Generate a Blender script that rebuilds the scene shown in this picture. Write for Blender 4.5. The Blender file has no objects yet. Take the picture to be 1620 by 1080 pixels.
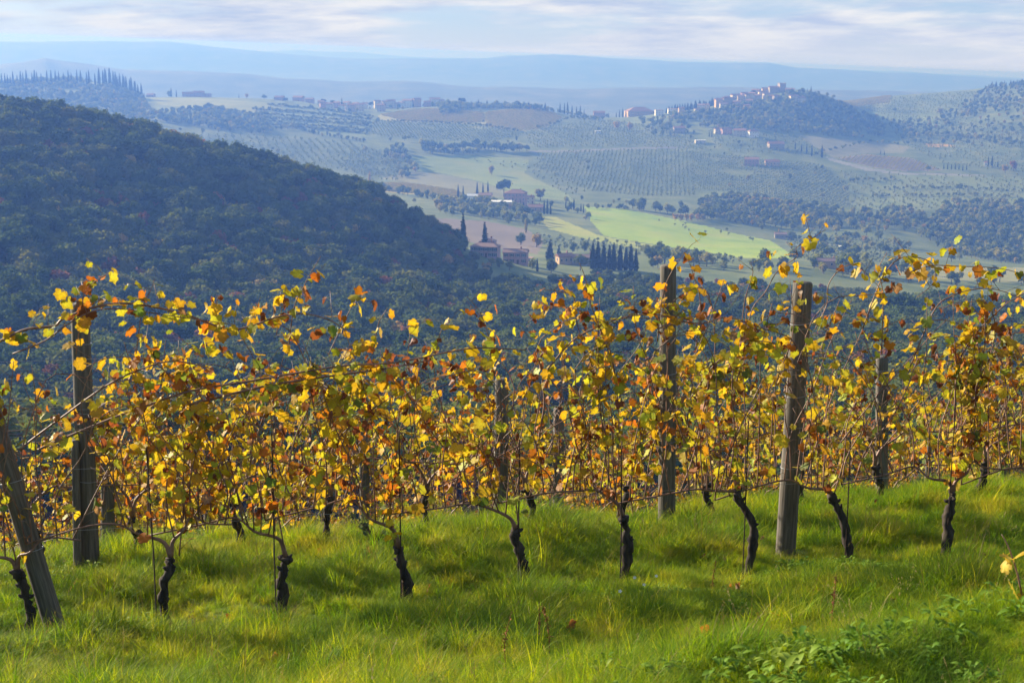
import bpy, math, random
import numpy as np
from mathutils import Vector, Matrix, Euler

# ------------------------------------------------------------------ camera, world, sun, exposure
scene = bpy.context.scene
COL = scene.collection
R = math.radians
FPX, CX, CY = 2250.0, 810.0, 540.0                 # focal length in photo pixels (50 mm lens)
PITCH = math.atan((540 - 85) / FPX)
SP, CP = math.sin(PITCH), math.cos(PITCH)

cam_d = bpy.data.cameras.new('camera')
cam_d.lens, cam_d.sensor_width = 50.0, 36.0
cam_d.clip_start, cam_d.clip_end = 0.1, 40000
cam_d.dof.use_dof = True
cam_d.dof.focus_distance = 12.0
cam_d.dof.aperture_fstop = 11.0
cam = bpy.data.objects.new('camera', cam_d)
cam.rotation_euler = (math.pi / 2 - PITCH, 0, 0)
COL.objects.link(cam)
scene.camera = cam

SUN_AZ, SUN_EL = R(-54), R(19)                      # from the left, a little ahead of the camera
sun_vec = Vector((math.sin(SUN_AZ) * math.cos(SUN_EL), math.cos(SUN_AZ) * math.cos(SUN_EL), math.sin(SUN_EL)))
sl = bpy.data.lights.new('sun', 'SUN')
sl.energy, sl.angle, sl.color = 5.0, R(0.5), (1.0, 0.88, 0.70)
sun = bpy.data.objects.new('sun', sl)
sun.rotation_euler = sun_vec.to_track_quat('Z', 'Y').to_euler()
COL.objects.link(sun)

scene.view_settings.view_transform = 'Standard'
scene.view_settings.look = 'None'
scene.view_settings.gamma = 1.0
scene.view_settings.use_curve_mapping = False
scene.view_settings.exposure = 1.38
cy = scene.cycles
cy.use_denoising = True
cy.use_adaptive_sampling = False
cy.max_bounces, cy.diffuse_bounces, cy.glossy_bounces = 6, 3, 1
cy.transmission_bounces, cy.volume_bounces, cy.transparent_max_bounces = 3, 0, 4
cy.caustics_reflective = cy.caustics_refractive = False
cy.sample_clamp_indirect = 4.0

world = bpy.data.worlds.new('World')
scene.world = world
world.use_nodes = True
wt = world.node_tree
wt.nodes.clear()


def N(t, kind, **kw):
    n = t.nodes.new(kind)
    for k, v in kw.items():
        if k.startswith('i_'):
            key = k[2:]
            n.inputs[int(key) if key.isdigit() else key.replace('_', ' ')].default_value = v
        else:
            setattr(n, k, v)
    return n


def ramp(t, stops, interp='LINEAR'):
    n = t.nodes.new('ShaderNodeValToRGB')
    n.color_ramp.interpolation = interp
    el = n.color_ramp.elements
    while len(el) < len(stops):
        el.new(0.5)
    for e, (p, c) in zip(el, stops):
        e.position = p
        e.color = (*c, 1) if len(c) == 3 else c
    return n


def math_node(t, op, a, b=None, clamp=False):
    n = t.nodes.new('ShaderNodeMath')
    n.operation = op
    n.use_clamp = clamp
    for i, v in enumerate((a, b)):
        if v is None:
            continue
        if isinstance(v, (int, float)):
            n.inputs[i].default_value = v
        else:
            t.links.new(v, n.inputs[i])
    return n.outputs[0]


def mix_rgb(t, fac, a, b, mode='MIX'):
    n = t.nodes.new('ShaderNodeMix')
    n.data_type = 'RGBA'
    n.blend_type = mode
    for sock, v in ((n.inputs[0], fac), (n.inputs[6], a), (n.inputs[7], b)):
        if isinstance(v, (int, float)):
            sock.default_value = v
        elif isinstance(v, tuple):
            sock.default_value = (*v, 1) if len(v) == 3 else v
        else:
            t.links.new(v, sock)
    return n.outputs[2]


def make_world():
    t = wt
    tc = N(t, 'ShaderNodeTexCoord')
    sep = N(t, 'ShaderNodeSeparateXYZ')
    t.links.new(tc.outputs['Generated'], sep.inputs[0])
    x, y, z = sep.outputs
    # the land falls away a little to the right, so the sky carries on just under the level line
    zz = math_node(t, 'MAXIMUM', math_node(t, 'ADD', z, 0.03), 0.012)
    cmb = N(t, 'ShaderNodeCombineXYZ')
    for i, s in enumerate((x, y, zz)):
        t.links.new(s, cmb.inputs[i])
    sky = N(t, 'ShaderNodeTexSky', sky_type='NISHITA')
    sky.sun_disc = False
    sky.sun_elevation = SUN_EL
    sky.sun_rotation = SUN_AZ
    sky.altitude, sky.air_density, sky.dust_density, sky.ozone_density = 300, 1.0, 1.0, 1.6
    t.links.new(cmb.outputs[0], sky.inputs['Vector'])
    # cloud sheet seen edge-on: project the direction on a plane overhead
    den = math_node(t, 'ADD', zz, 0.09)
    px = math_node(t, 'DIVIDE', x, den)
    py = math_node(t, 'DIVIDE', y, den)
    cp = N(t, 'ShaderNodeCombineXYZ')
    t.links.new(px, cp.inputs[0])
    t.links.new(py, cp.inputs[1])
    no = N(t, 'ShaderNodeTexNoise')
    no.inputs['Scale'].default_value = 0.75
    no.inputs['Detail'].default_value = 9
    no.inputs['Roughness'].default_value = 0.58
    no.inputs['Distortion'].default_value = 0.25
    t.links.new(cp.outputs[0], no.inputs['Vector'])
    no2 = N(t, 'ShaderNodeTexNoise')
    no2.inputs['Scale'].default_value = 1.9
    no2.inputs['Detail'].default_value = 8
    no2.inputs['Roughness'].default_value = 0.6
    t.links.new(cp.outputs[0], no2.inputs['Vector'])
    cover = ramp(t, [(0.34, (0, 0, 0)), (0.54, (1, 1, 1))], 'EASE')
    t.links.new(no.outputs[0], cover.inputs[0])
    tone = ramp(t, [(0.36, CLOUD_DARK), (0.62, CLOUD_LIGHT)])
    t.links.new(no2.outputs[0], tone.inputs[0])
    # pale band of far cloud and air along the skyline
    low = math_node(t, 'MULTIPLY_ADD', z, -26.0)
    t.nodes[-1].inputs[2].default_value = 0.62
    low = math_node(t, 'MINIMUM', math_node(t, 'MAXIMUM', low, 0.0), 0.85)
    # cloud bank thins out overhead
    thin = ramp(t, [(0.06, (1, 1, 1)), (0.45, (0.22, 0.22, 0.22))])
    t.links.new(z, thin.inputs[0])
    base = mix_rgb(t, math_node(t, 'MULTIPLY', thin.outputs[0], 0.8), sky.outputs[0], SKY_BLUE)
    cov = math_node(t, 'MULTIPLY', cover.outputs[0], thin.outputs[0])
    clouded = mix_rgb(t, cov, base, tone.outputs[0])
    final = mix_rgb(t, low, clouded, SKY_LOW)
    bg = N(t, 'ShaderNodeBackground')
    bg.inputs['Strength'].default_value = 0.1
    t.links.new(final, bg.inputs[0])
    out = N(t, 'ShaderNodeOutputWorld')
    t.links.new(bg.outputs[0], out.inputs[0])


CLOUD_DARK, CLOUD_LIGHT = (1.95, 2.35, 3.2), (3.3, 3.34, 3.5)
SKY_BLUE, SKY_LOW = (1.2, 1.85, 3.0), (2.7, 2.85, 3.3)
make_world()


# ------------------------------------------------------------------ small helpers
def tag(o, label=None, cat=None, group=None, kind=None):
    if label:
        o['label'] = label
    if cat:
        o['category'] = cat
    if group:
        o['group'] = group
    if kind:
        o['kind'] = kind
    return o


def add(name, data, parent=None, loc=None, rot=None, scl=None):
    o = bpy.data.objects.new(name, data)
    COL.objects.link(o)
    if parent is not None:
        o.parent = parent
    if loc is not None:
        o.location = loc
    if rot is not None:
        o.rotation_euler = rot
    if scl is not None:
        o.scale = scl if hasattr(scl, '__len__') else (scl, scl, scl)
    return o


def empty(name, loc, rz=0.0):
    o = add(name, None, loc=loc, rot=(0, 0, rz))
    o.empty_display_size = 0.2
    return o


def copy_tree(o, parent=None):
    c = o.copy()
    COL.objects.link(c)
    if parent is not None:
        c.parent = parent
    for ch in list(o.children):
        copy_tree(ch, c)
    return c


class MB:
    """collects vertices and faces of one mesh"""

    def __init__(self):
        self.v, self.f, self.m = [], [], []
        self.n = 0

    def add(self, verts, faces, mat=0):
        verts = np.asarray(verts, float).reshape(-1, 3)
        self.v.append(verts)
        b = self.n
        for f in faces:
            self.f.append(tuple(int(i) + b for i in f))
            self.m.append(mat)
        self.n += len(verts)

    def box(self, c, s, mat=0, rz=0.0):
        x, y, z = [k / 2 for k in s]
        p = np.array([(a * x, b * y, d * z) for d in (-1, 1) for a, b in ((-1, -1), (1, -1), (1, 1), (-1, 1))])
        if rz:
            ca, sa = math.cos(rz), math.sin(rz)
            p = p @ np.array([[ca, sa, 0], [-sa, ca, 0], [0, 0, 1]])
        self.add(p + np.array(c), [(3, 2, 1, 0), (4, 5, 6, 7), (0, 1, 5, 4), (1, 2, 6, 5), (2, 3, 7, 6), (3, 0, 4, 7)], mat)

    def tube(self, pts, rad, sides=5, mat=0, caps=True):
        pts = np.asarray(pts, float)
        n = len(pts)
        rad = np.broadcast_to(np.asarray(rad, float), (n,))
        tan = np.gradient(pts, axis=0)
        tan /= np.linalg.norm(tan, axis=1)[:, None] + 1e-9
        ref = np.array([0.31, 0.87, 0.38]) if abs(tan[0] @ np.array([0.31, 0.87, 0.38])) < 0.9 else np.array([1.0, 0, 0])
        u = ref - tan[0] * (ref @ tan[0])
        u /= np.linalg.norm(u)
        an = np.arange(sides) * 2 * math.pi / sides
        V = np.zeros((n, sides, 3))
        for i in range(n):
            u = u - tan[i] * (u @ tan[i])
            u /= np.linalg.norm(u) + 1e-9
            w = np.cross(tan[i], u)
            V[i] = pts[i] + rad[i] * (np.cos(an)[:, None] * u + np.sin(an)[:, None] * w)
        F = [(i * sides + k, i * sides + (k + 1) % sides, (i + 1) * sides + (k + 1) % sides, (i + 1) * sides + k)
             for i in range(n - 1) for k in range(sides)]
        if caps:
            F.append(tuple(range(sides - 1, -1, -1)))
            F.append(tuple((n - 1) * sides + k for k in range(sides)))
        self.add(V.reshape(-1, 3), F, mat)

    def mesh(self, name, mats, smooth=False):
        me = bpy.data.meshes.new(name)
        me.from_pydata(np.concatenate(self.v).tolist() if self.v else [], [], self.f)
        for m in mats:
            me.materials.append(m)
        if len(mats) > 1:
            me.polygons.foreach_set('material_index', self.m)
        if smooth:
            me.polygons.foreach_set('use_smooth', [True] * len(me.polygons))
        me.update()
        return me


def big_mesh(name, verts, quads, mats, smooth=True, mat_idx=None):
    """fast mesh from numpy arrays (all quads)"""
    me = bpy.data.meshes.new(name)
    nv, nf = len(verts), len(quads)
    me.vertices.add(nv)
    me.vertices.foreach_set('co', np.asarray(verts, np.float32).ravel())
    me.loops.add(nf * 4)
    me.loops.foreach_set('vertex_index', np.asarray(quads, np.int32).ravel())
    me.polygons.add(nf)
    me.polygons.foreach_set('loop_start', np.arange(nf, dtype=np.int32) * 4)
    for m in mats:
        me.materials.append(m)
    if mat_idx is not None:
        me.polygons.foreach_set('material_index', np.asarray(mat_idx, np.int32))
    me.polygons.foreach_set('use_smooth', np.full(nf, smooth))
    me.update(calc_edges=True)
    me.validate()
    return me


def new_mat(name):
    m = bpy.data.materials.new(name)
    m.use_nodes = True
    m.node_tree.nodes.clear()
    return m, m.node_tree


def finish(t, shader):
    out = t.nodes.new('ShaderNodeOutputMaterial')
    t.links.new(shader, out.inputs[0])


def noise_fac(t, scale, detail=4, rough=0.55, coord='pos', stretch=None):
    n = N(t, 'ShaderNodeTexNoise')
    n.inputs['Scale'].default_value = scale
    n.inputs['Detail'].default_value = detail
    n.inputs['Roughness'].default_value = rough
    if coord == 'pos':
        src = N(t, 'ShaderNodeNewGeometry').outputs['Position']
    else:
        src = N(t, 'ShaderNodeTexCoord').outputs['Object']
    if stretch:
        mp = N(t, 'ShaderNodeMapping')
        mp.inputs['Scale'].default_value = stretch
        t.links.new(src, mp.inputs[0])
        src = mp.outputs[0]
    t.links.new(src, n.inputs['Vector'])
    return n.outputs[0]


def diffuse_mat(name, c1, c2, scale=1.0, detail=5, rough=0.9, coord='pos', stretch=None, bump=0.0, c3=None, spec=0.2):
    """plain rough surface whose colour wanders between two or three tones"""
    m, t = new_mat(name)
    f = noise_fac(t, scale, detail, 0.6, coord, stretch)
    stops = [(0.36, c1), (0.64, c2)] if c3 is None else [(0.32, c1), (0.5, c2), (0.68, c3)]
    rp = ramp(t, stops)
    t.links.new(f, rp.inputs[0])
    b = N(t, 'ShaderNodeBsdfPrincipled')
    b.inputs['Roughness'].default_value = rough
    b.inputs['Specular IOR Level'].default_value = spec
    t.links.new(rp.outputs[0], b.inputs['Base Color'])
    if bump:
        bp = N(t, 'ShaderNodeBump')
        bp.inputs['Strength'].default_value = bump
        t.links.new(f, bp.inputs['Height'])
        t.links.new(bp.outputs[0], b.inputs['Normal'])
    finish(t, b.outputs[0])
    return m


def leafy_mat(name, stops, trans=0.3, tboost=(1.3, 1.25, 0.6), patch=0.05, patch_amt=0.35):
    """foliage: one tone per plant, a wandering patch tone, light shining through"""
    m, t = new_mat(name)
    oi = N(t, 'ShaderNodeObjectInfo')
    rp = ramp(t, stops)
    f = noise_fac(t, patch, 3)
    mixv = math_node(t, 'ADD', math_node(t, 'MULTIPLY', oi.outputs['Random'], 1 - patch_amt),
                     math_node(t, 'MULTIPLY', f, patch_amt))
    t.links.new(mixv, rp.inputs[0])
    d = N(t, 'ShaderNodeBsdfDiffuse')
    t.links.new(rp.outputs[0], d.inputs[0])
    tr = N(t, 'ShaderNodeBsdfTranslucent')
    tc = mix_rgb(t, 1.0, rp.outputs[0], tboost, 'MULTIPLY')
    t.links.new(tc, tr.inputs[0])
    mx = N(t, 'ShaderNodeMixShader')
    mx.inputs[0].default_value = trans
    t.links.new(d.outputs[0], mx.inputs[1])
    t.links.new(tr.outputs[0], mx.inputs[2])
    finish(t, mx.outputs[0])
    return m


def scatter(name, pts, rots, scls, protos, idx, label=None, cat=None, kind='stuff', group=None):
    """ONE object: a cloud of points that carries instances of the prototype meshes (uncountable stuff)"""
    me = bpy.data.meshes.new(name)
    n = len(pts)
    me.vertices.add(n)
    me.vertices.foreach_set('co', np.asarray(pts, np.float32).ravel())
    a = me.attributes.new('rot', 'FLOAT_VECTOR', 'POINT')
    a.data.foreach_set('vector', np.asarray(rots, np.float32).ravel())
    scls = np.asarray(scls, np.float32)
    if scls.ndim == 1:
        scls = np.repeat(scls[:, None], 3, axis=1)
    a = me.attributes.new('scl', 'FLOAT_VECTOR', 'POINT')
    a.data.foreach_set('vector', scls.ravel())
    a = me.attributes.new('pick', 'INT', 'POINT')
    a.data.foreach_set('value', np.asarray(idx, np.int32))
    me.update()
    c = bpy.data.collections.new(name + '_kinds')
    for i, pm in enumerate(protos):
        po = bpy.data.objects.new('%s_kind_%02d' % (name, i), pm)
        c.objects.link(po)
    ng = bpy.data.node_groups.new(name + '_nodes', 'GeometryNodeTree')
    ng.interface.new_socket('Geometry', in_out='INPUT', socket_type='NodeSocketGeometry')
    ng.interface.new_socket('Geometry', in_out='OUTPUT', socket_type='NodeSocketGeometry')
    gi, go = ng.nodes.new('NodeGroupInput'), ng.nodes.new('NodeGroupOutput')
    iop = ng.nodes.new('GeometryNodeInstanceOnPoints')
    ci = ng.nodes.new('GeometryNodeCollectionInfo')
    ci.inputs['Collection'].default_value = c
    ci.inputs['Separate Children'].default_value = True
    ci.inputs['Reset Children'].default_value = True
    iop.inputs['Pick Instance'].default_value = True

    def attr(nm, ty):
        k = ng.nodes.new('GeometryNodeInputNamedAttribute')
        k.data_type = ty
        k.inputs['Name'].default_value = nm
        return k.outputs['Attribute']
    e2r = ng.nodes.new('FunctionNodeEulerToRotation')
    ng.links.new(attr('rot', 'FLOAT_VECTOR'), e2r.inputs[0])
    ng.links.new(gi.outputs[0], iop.inputs['Points'])
    ng.links.new(ci.outputs[0], iop.inputs['Instance'])
    ng.links.new(attr('pick', 'INT'), iop.inputs['Instance Index'])
    ng.links.new(e2r.outputs[0], iop.inputs['Rotation'])
    ng.links.new(attr('scl', 'FLOAT_VECTOR'), iop.inputs['Scale'])
    ng.links.new(iop.outputs[0], go.inputs[0])
    o = add(name, me)
    md = o.modifiers.new('instances', 'NODES')
    md.node_group = ng
    tag(o, label, cat, group, kind)
    return o


# ------------------------------------------------------------------ value noise (numpy)
def vnoise(x, y, seed=0):
    x, y = np.asarray(x, float), np.asarray(y, float)
    xi, yi = np.floor(x).astype(np.int64), np.floor(y).astype(np.int64)
    xf, yf = x - xi, y - yi

    def h(a, b):
        k = (a * 374761393 + b * 668265263 + seed * 974711) & 0xffffffff
        k = ((k ^ (k >> 13)) * 1274126177) & 0xffffffff
        return ((k ^ (k >> 16)) & 0xffff) / 65535.0
    u, w = xf * xf * (3 - 2 * xf), yf * yf * (3 - 2 * yf)
    a = h(xi, yi) * (1 - u) + h(xi + 1, yi) * u
    b = h(xi, yi + 1) * (1 - u) + h(xi + 1, yi + 1) * u
    return (a * (1 - w) + b * w) * 2 - 1


def fbm(x, y, octv=4, seed=0):
    s, a = 0, 1.0
    for i in range(octv):
        s = s + a * vnoise(x * 2 ** i, y * 2 ** i, seed + i * 17)
        a *= 0.5
    return s / 2


# ------------------------------------------------------------------ lie of the land
def slope_of(py):                                   # fall per metre of the line of sight through photo row py
    w = (CY - np.asarray(py, float)) / FPX
    return (SP - w * CP) / (CP + w * SP)


def q_of(px, s):                                    # sideways metres per metre forward
    return (np.asarray(px, float) - CX) / FPX * (CP + s * SP)


def project(X, Y, Z):
    d = Y * CP - Z * SP
    return CX + FPX * X / d, CY - FPX * (Y * SP + Z * CP) / d


ROW_A = R(12)                                       # vine rows run 12 degrees off the picture plane
RD = np.array([math.cos(ROW_A), math.sin(ROW_A), 0])
RN = np.array([-math.sin(ROW_A), math.cos(ROW_A), 0])

_gv = np.array([-30, -5, 3.2, 4.5, 6, 7.5, 9.8, 11.2, 12.4, 13.2, 14.2, 15.5, 18.5, 21.5, 25, 30, 40.])
_gz = np.array([-1.62, -1.62, -1.75, -2.25, -2.82, -3.32, -3.96, -4.19, -4.38, -4.62, -5.15, -5.8, -6.85, -8.15, -9.8, -12.0, -16.2])


def _pchip(xk, yk, x):
    """monotone cubic; yk may have leading axes"""
    h = np.diff(xk)
    d = np.diff(yk, axis=-1) / h
    m = np.zeros_like(yk)
    same = d[..., :-1] * d[..., 1:] > 0
    w1, w2 = 2 * h[1:] + h[:-1], h[1:] + 2 * h[:-1]
    with np.errstate(divide='ignore', invalid='ignore'):
        hm = (w1 + w2) / (w1 / d[..., :-1] + w2 / d[..., 1:])
    m[..., 1:-1] = np.where(same, hm, 0)
    m[..., 0], m[..., -1] = d[..., 0], d[..., -1]
    i = np.clip(np.searchsorted(xk, x) - 1, 0, len(xk) - 2)
    t = (x - xk[i]) / h[i]
    y0, y1, m0, m1 = yk[..., i], yk[..., i + 1], m[..., i] * h[i], m[..., i + 1] * h[i]
    return y0 * (1 + 2 * t) * (1 - t) ** 2 + m0 * t * (1 - t) ** 2 + y1 * t * t * (3 - 2 * t) + m1 * t * t * (t - 1)


def near_z(X, Y, lumps=True):
    X, Y = np.asarray(X, float), np.asarray(Y, float)
    v = -X * math.sin(ROW_A) + Y * math.cos(ROW_A)
    z = _pchip(_gv, _gz, v)
    e = -(X - 0.52) * 0.485 + (Y - 3.49) * 0.874    # beyond the road bank in the corner
    k = np.clip((e + 0.15) / 1.0, 0, 1)
    k = k * k * (3 - 2 * k)
    z = (-1.66) * (1 - k) + z * k
    if lumps:
        z = z + 0.09 * fbm(X * 1.1, Y * 1.1, 3, 5) + 0.045 * vnoise(X * 3.2, Y * 3.2, 9)
    return z


LAYERS = [
    (300, [(-800, 620), (0, 640), (800, 650), (2400, 650)]),
    (420, [(-800, 380), (0, 452), (300, 520), (600, 560), (900, 565), (1620, 572), (2400, 560)]),
    (550, [(-800, 170), (0, 295), (300, 372), (600, 445), (740, 485), (900, 500), (1620, 510), (2400, 500)]),
    (680, [(-800, 120), (0, 182), (60, 190), (130, 202), (210, 228), (300, 250), (400, 275), (500, 302), (600, 330), (650, 350), (690, 374),
           (730, 396), (770, 412), (830, 428), (900, 440), (1000, 446), (1100, 456), (1240, 464), (1400, 478), (1620, 486), (2400, 480)]),
    (780, [(-800, 175), (0, 235), (300, 290), (500, 330), (600, 352), (680, 375), (740, 398), (800, 412), (900, 414), (1000, 416), (1100, 420), (1240, 424), (1400, 440), (1620, 452), (2400, 452)]),
    (1000, [(-800, 250), (0, 270), (300, 310), (600, 340), (700, 362), (800, 376), (900, 386), (1000, 391), (1100, 396), (1240, 402), (1400, 412), (1620, 425), (2400, 425)]),
    (1300, [(-800, 250), (0, 265), (300, 300), (550, 312), (700, 318), (800, 325), (930, 335), (1100, 352), (1240, 368), (1400, 375), (1620, 395), (2400, 395)]),
    (1600, [(-800, 235), (0, 235), (300, 250), (500, 265), (600, 280), (700, 285), (800, 290), (1000, 300), (1100, 305), (1240, 310), (1400, 320), (1620, 325), (2400, 330)]),
    (1850, [(-800, 200), (0, 205), (200, 200), (250, 192), (400, 212), (500, 225), (600, 228), (700, 235), (830, 240), (1000, 245), (1100, 250), (1240, 255), (1400, 265), (1620, 272), (2400, 275)]),
    (2100, [(-800, 160), (0, 162), (150, 160), (215, 168), (250, 168), (400, 180), (500, 186), (600, 190), (700, 196), (800, 197), (900, 202), (1000, 208), (1100, 203), (1200, 197), (1300, 208), (1400, 226), (1500, 228), (1620, 215), (2400, 220)]),
    (2350, [(-800, 125), (0, 134), (60, 130), (120, 128), (170, 132), (205, 145), (228, 154), (300, 153), (400, 156), (480, 161), (540, 170), (600, 172), (640, 172), (720, 168), (770, 172),
            (840, 172), (900, 182), (940, 187), (1000, 186), (1060, 178), (1100, 171), (1150, 161), (1200, 150), (1240, 143), (1275, 143), (1305, 151), (1340, 168), (1380, 188), (1450, 190), (1530, 178), (1620, 160), (1800, 160), (2400, 190)]),
    (2700, [(-800, 160), (0, 168), (230, 172), (500, 182), (900, 198), (1060, 198), (1250, 178), (1320, 163), (1360, 158), (1400, 152), (1480, 147), (1560, 140), (1620, 134), (1760, 140), (2400, 185)]),
    (3200, [(-800, 172), (0, 175), (900, 200), (1400, 182), (1620, 168), (2400, 195)]),
    (3800, [(-800, 160), (800, 175), (1620, 178), (2400, 200)]),
    (4500, [(-800, 85), (-200, 92), (0, 101), (40, 97), (72, 91), (110, 98), (200, 110), (300, 113), (380, 117), (450, 124), (540, 129), (640, 128), (700, 133), (760, 138),
            (900, 141), (1060, 138), (1300, 142), (1620, 150), (2400, 185)]),
    (5600, [(-800, 130), (0, 135), (800, 150), (1620, 165), (2400, 190)]),
    (7200, [(-800, 105), (0, 112), (800, 130), (1620, 148), (2400, 178)]),
    (8000, [(-800, 48), (-300, 58), (0, 67), (130, 66), (270, 66), (300, 69), (330, 73), (400, 80), (460, 86), (520, 92), (560, 93), (640, 93), (760, 93), (800, 88), (880, 87), (960, 91), (1060, 97), (1190, 100), (1215, 99),
            (1260, 106), (1330, 110), (1400, 116), (1450, 115), (1520, 121), (1600, 125), (1700, 127), (2400, 160)]),
    (9200, [(-800, 80), (0, 95), (800, 112), (1620, 142), (2400, 172)]),
    (11500, [(-800, 70), (0, 80), (380, 85), (430, 81), (470, 79), (500, 82), (560, 83), (620, 88), (700, 92), (900, 94), (1060, 102), (1300, 109), (1420, 113), (1560, 121), (1700, 128), (2400, 165)]),
    (13500, [(-800, 90), (0, 105), (800, 120), (1620, 150), (2400, 180)]),
]
QMAX = 0.62
_q = np.linspace(-QMAX, QMAX, 621)
_nodes_Y, _nodes_Z = [], []
for yy in (26.0, 30.0, 34.0):
    _nodes_Y.append(yy)
    _nodes_Z.append(near_z(_q * yy, np.full_like(_q, yy), False))
_z34 = _nodes_Z[-1]
for yy, ss in ((60, 0.395), (100, 0.36), (180, 0.31)):
    b = max(0, (yy - 34) / 100.0)
    _nodes_Y.append(yy)
    _nodes_Z.append(np.full_like(_q, -ss * yy) * min(1, 0.5 + b) + (1 - min(1, 0.5 + b)) * (_z34 - 0.37 * (yy - 34)))
for yy, pl in LAYERS:
    a = np.array(pl, float)
    s = slope_of(a[:, 1])
    q = q_of(a[:, 0], s)
    _nodes_Y.append(yy)
    _nodes_Z.append(-np.interp(_q, q, s) * yy)
_nodes_Y = np.array(_nodes_Y, float)
_NYD = 1500
_lY = np.linspace(math.log(26), math.log(13500), _NYD)
_Yd = np.exp(_lY)
ZT = _pchip(_nodes_Y, np.array(_nodes_Z).T, _Yd)           # (nq, nYd)
_QQ, _YY = np.meshgrid(_q, _Yd, indexing='ij')
_amp = np.interp(_YY, [26, 200, 700, 2400, 4500, 8000, 13500], [0.0, 1.5, 1.6, 2.2, 5, 7, 7])
_len = np.interp(_YY, [26, 700, 2400, 8000], [40, 70, 110, 260])
ZT = ZT + _amp * fbm(_QQ * _YY / _len, _YY / _len / 1.6, 4, 3)


def far_z(q, Y):
    q, Y = np.asarray(q, float), np.asarray(Y, float)
    a = np.clip((q + QMAX) / (2 * QMAX) * 620, 0, 619.999)
    b = np.clip((np.log(np.maximum(Y, 26)) - _lY[0]) / (_lY[-1] - _lY[0]) * (_NYD - 1), 0, _NYD - 1.001)
    i, j = a.astype(int), b.astype(int)
    u, w = a - i, b - j
    return (ZT[i, j] * (1 - u) + ZT[i + 1, j] * u) * (1 - w) + (ZT[i, j + 1] * (1 - u) + ZT[i + 1, j + 1] * u) * w


def land_z(X, Y):
    X, Y = np.asarray(X, float), np.asarray(Y, float)
    return np.where(Y < 28, near_z(X, Y), far_z(X / np.maximum(Y, 1), Y))


def hit(px, py, ymin=30.0, ymax=13400.0):
    """where the line of sight through a photo pixel first meets the far land"""
    s = float(slope_of(py))
    q = float(q_of(px, s))
    sel = (_Yd >= ymin) & (_Yd <= ymax)
    Y = _Yd[sel]
    below = -s * Y <= far_z(np.full_like(Y, q), Y)
    k = int(np.argmax(below)) if below.any() else int(np.argmin(np.abs(-s * Y - far_z(np.full_like(Y, q), Y))))
    y = Y[k]
    return np.array([q * y, y, float(far_z(q, y))])


def near_hit(px, py):
    s = float(slope_of(py))
    q = float(q_of(px, s))
    Y = np.linspace(2.5, 28, 2000)
    below = -s * Y <= near_z(q * Y, Y)
    k = int(np.argmax(below)) if below.any() else len(Y) - 1
    return np.array([q * Y[k], Y[k], float(near_z(q * Y[k], Y[k]))])


def on_row(px, py, v):
    """point of the upright plane of a vine row behind a photo pixel"""
    s = float(slope_of(py))
    q = float(q_of(px, s))
    Y = v / (math.cos(ROW_A) - math.sin(ROW_A) * q)
    return np.array([q * Y, Y, -s * Y])


def inside(poly, x, y):
    poly = np.asarray(poly, float)
    x, y = np.asarray(x), np.asarray(y)
    c = np.zeros(x.shape, bool)
    j = len(poly) - 1
    for i in range(len(poly)):
        xi, yi, xj, yj = *poly[i], *poly[j]
        c ^= ((yi > y) != (yj > y)) & (x < (xj - xi) * (y - yi) / ((yj - yi) + 1e-12) + xi)
        j = i
    return c

# ------------------------------------------------------------------ near ground
def grid_faces(nx, ny):
    i, j = np.meshgrid(np.arange(nx - 1), np.arange(ny - 1), indexing='ij')
    a = (i * ny + j).ravel()
    return np.stack([a, a + ny, a + ny + 1, a + 1], 1)


soil = diffuse_mat('turf_soil', (0.035, 0.060, 0.008), (0.070, 0.10, 0.015), 3.0, c3=(0.11, 0.11, 0.03))
gx = np.concatenate([np.linspace(-24, -9, 20)[:-1], np.linspace(-9, 9, 150), np.linspace(9, 24, 20)[1:]])
gy = np.concatenate([np.linspace(-30, 0, 16)[:-1], np.linspace(0, 17, 150), np.linspace(17, 30.5, 30)[1:]])
GX, GY = np.meshgrid(gx, gy, indexing='ij')
GZ = near_z(GX, GY) - np.where(GY > 27, 0.25, 0.0)
ground = add('ground', big_mesh('ground', np.stack([GX, GY, GZ], -1).reshape(-1, 3), grid_faces(len(gx), len(gy)), [soil]))
tag(ground, 'grassy vineyard slope falling away from the camera', kind='structure')

# ------------------------------------------------------------------ far land in fields
rows_y = np.concatenate([np.exp(np.linspace(math.log(26), math.log(640), 70))[:-1], np.linspace(640, 2850, 290)[:-1],
                         np.linspace(2850, 4700, 46)[:-1], np.linspace(4700, 8300, 46)[:-1], np.linspace(8300, 13500, 40)])
cols_q = np.concatenate([np.linspace(-0.60, -0.38, 40)[:-1], np.linspace(-0.38, 0.38, 560), np.linspace(0.38, 0.60, 40)[1:]])
TQ, TY = np.meshgrid(cols_q, rows_y, indexing='ij')
TX, TZ = TQ * TY, far_z(TQ, TY)
TV = np.stack([TX, TY, TZ], -1).reshape(-1, 3)
TF = grid_faces(len(cols_q), len(rows_y))
cen = TV[TF].mean(1)
fpx, fpy = project(cen[:, 0], cen[:, 1], cen[:, 2])
fY = cen[:, 1]

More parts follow.
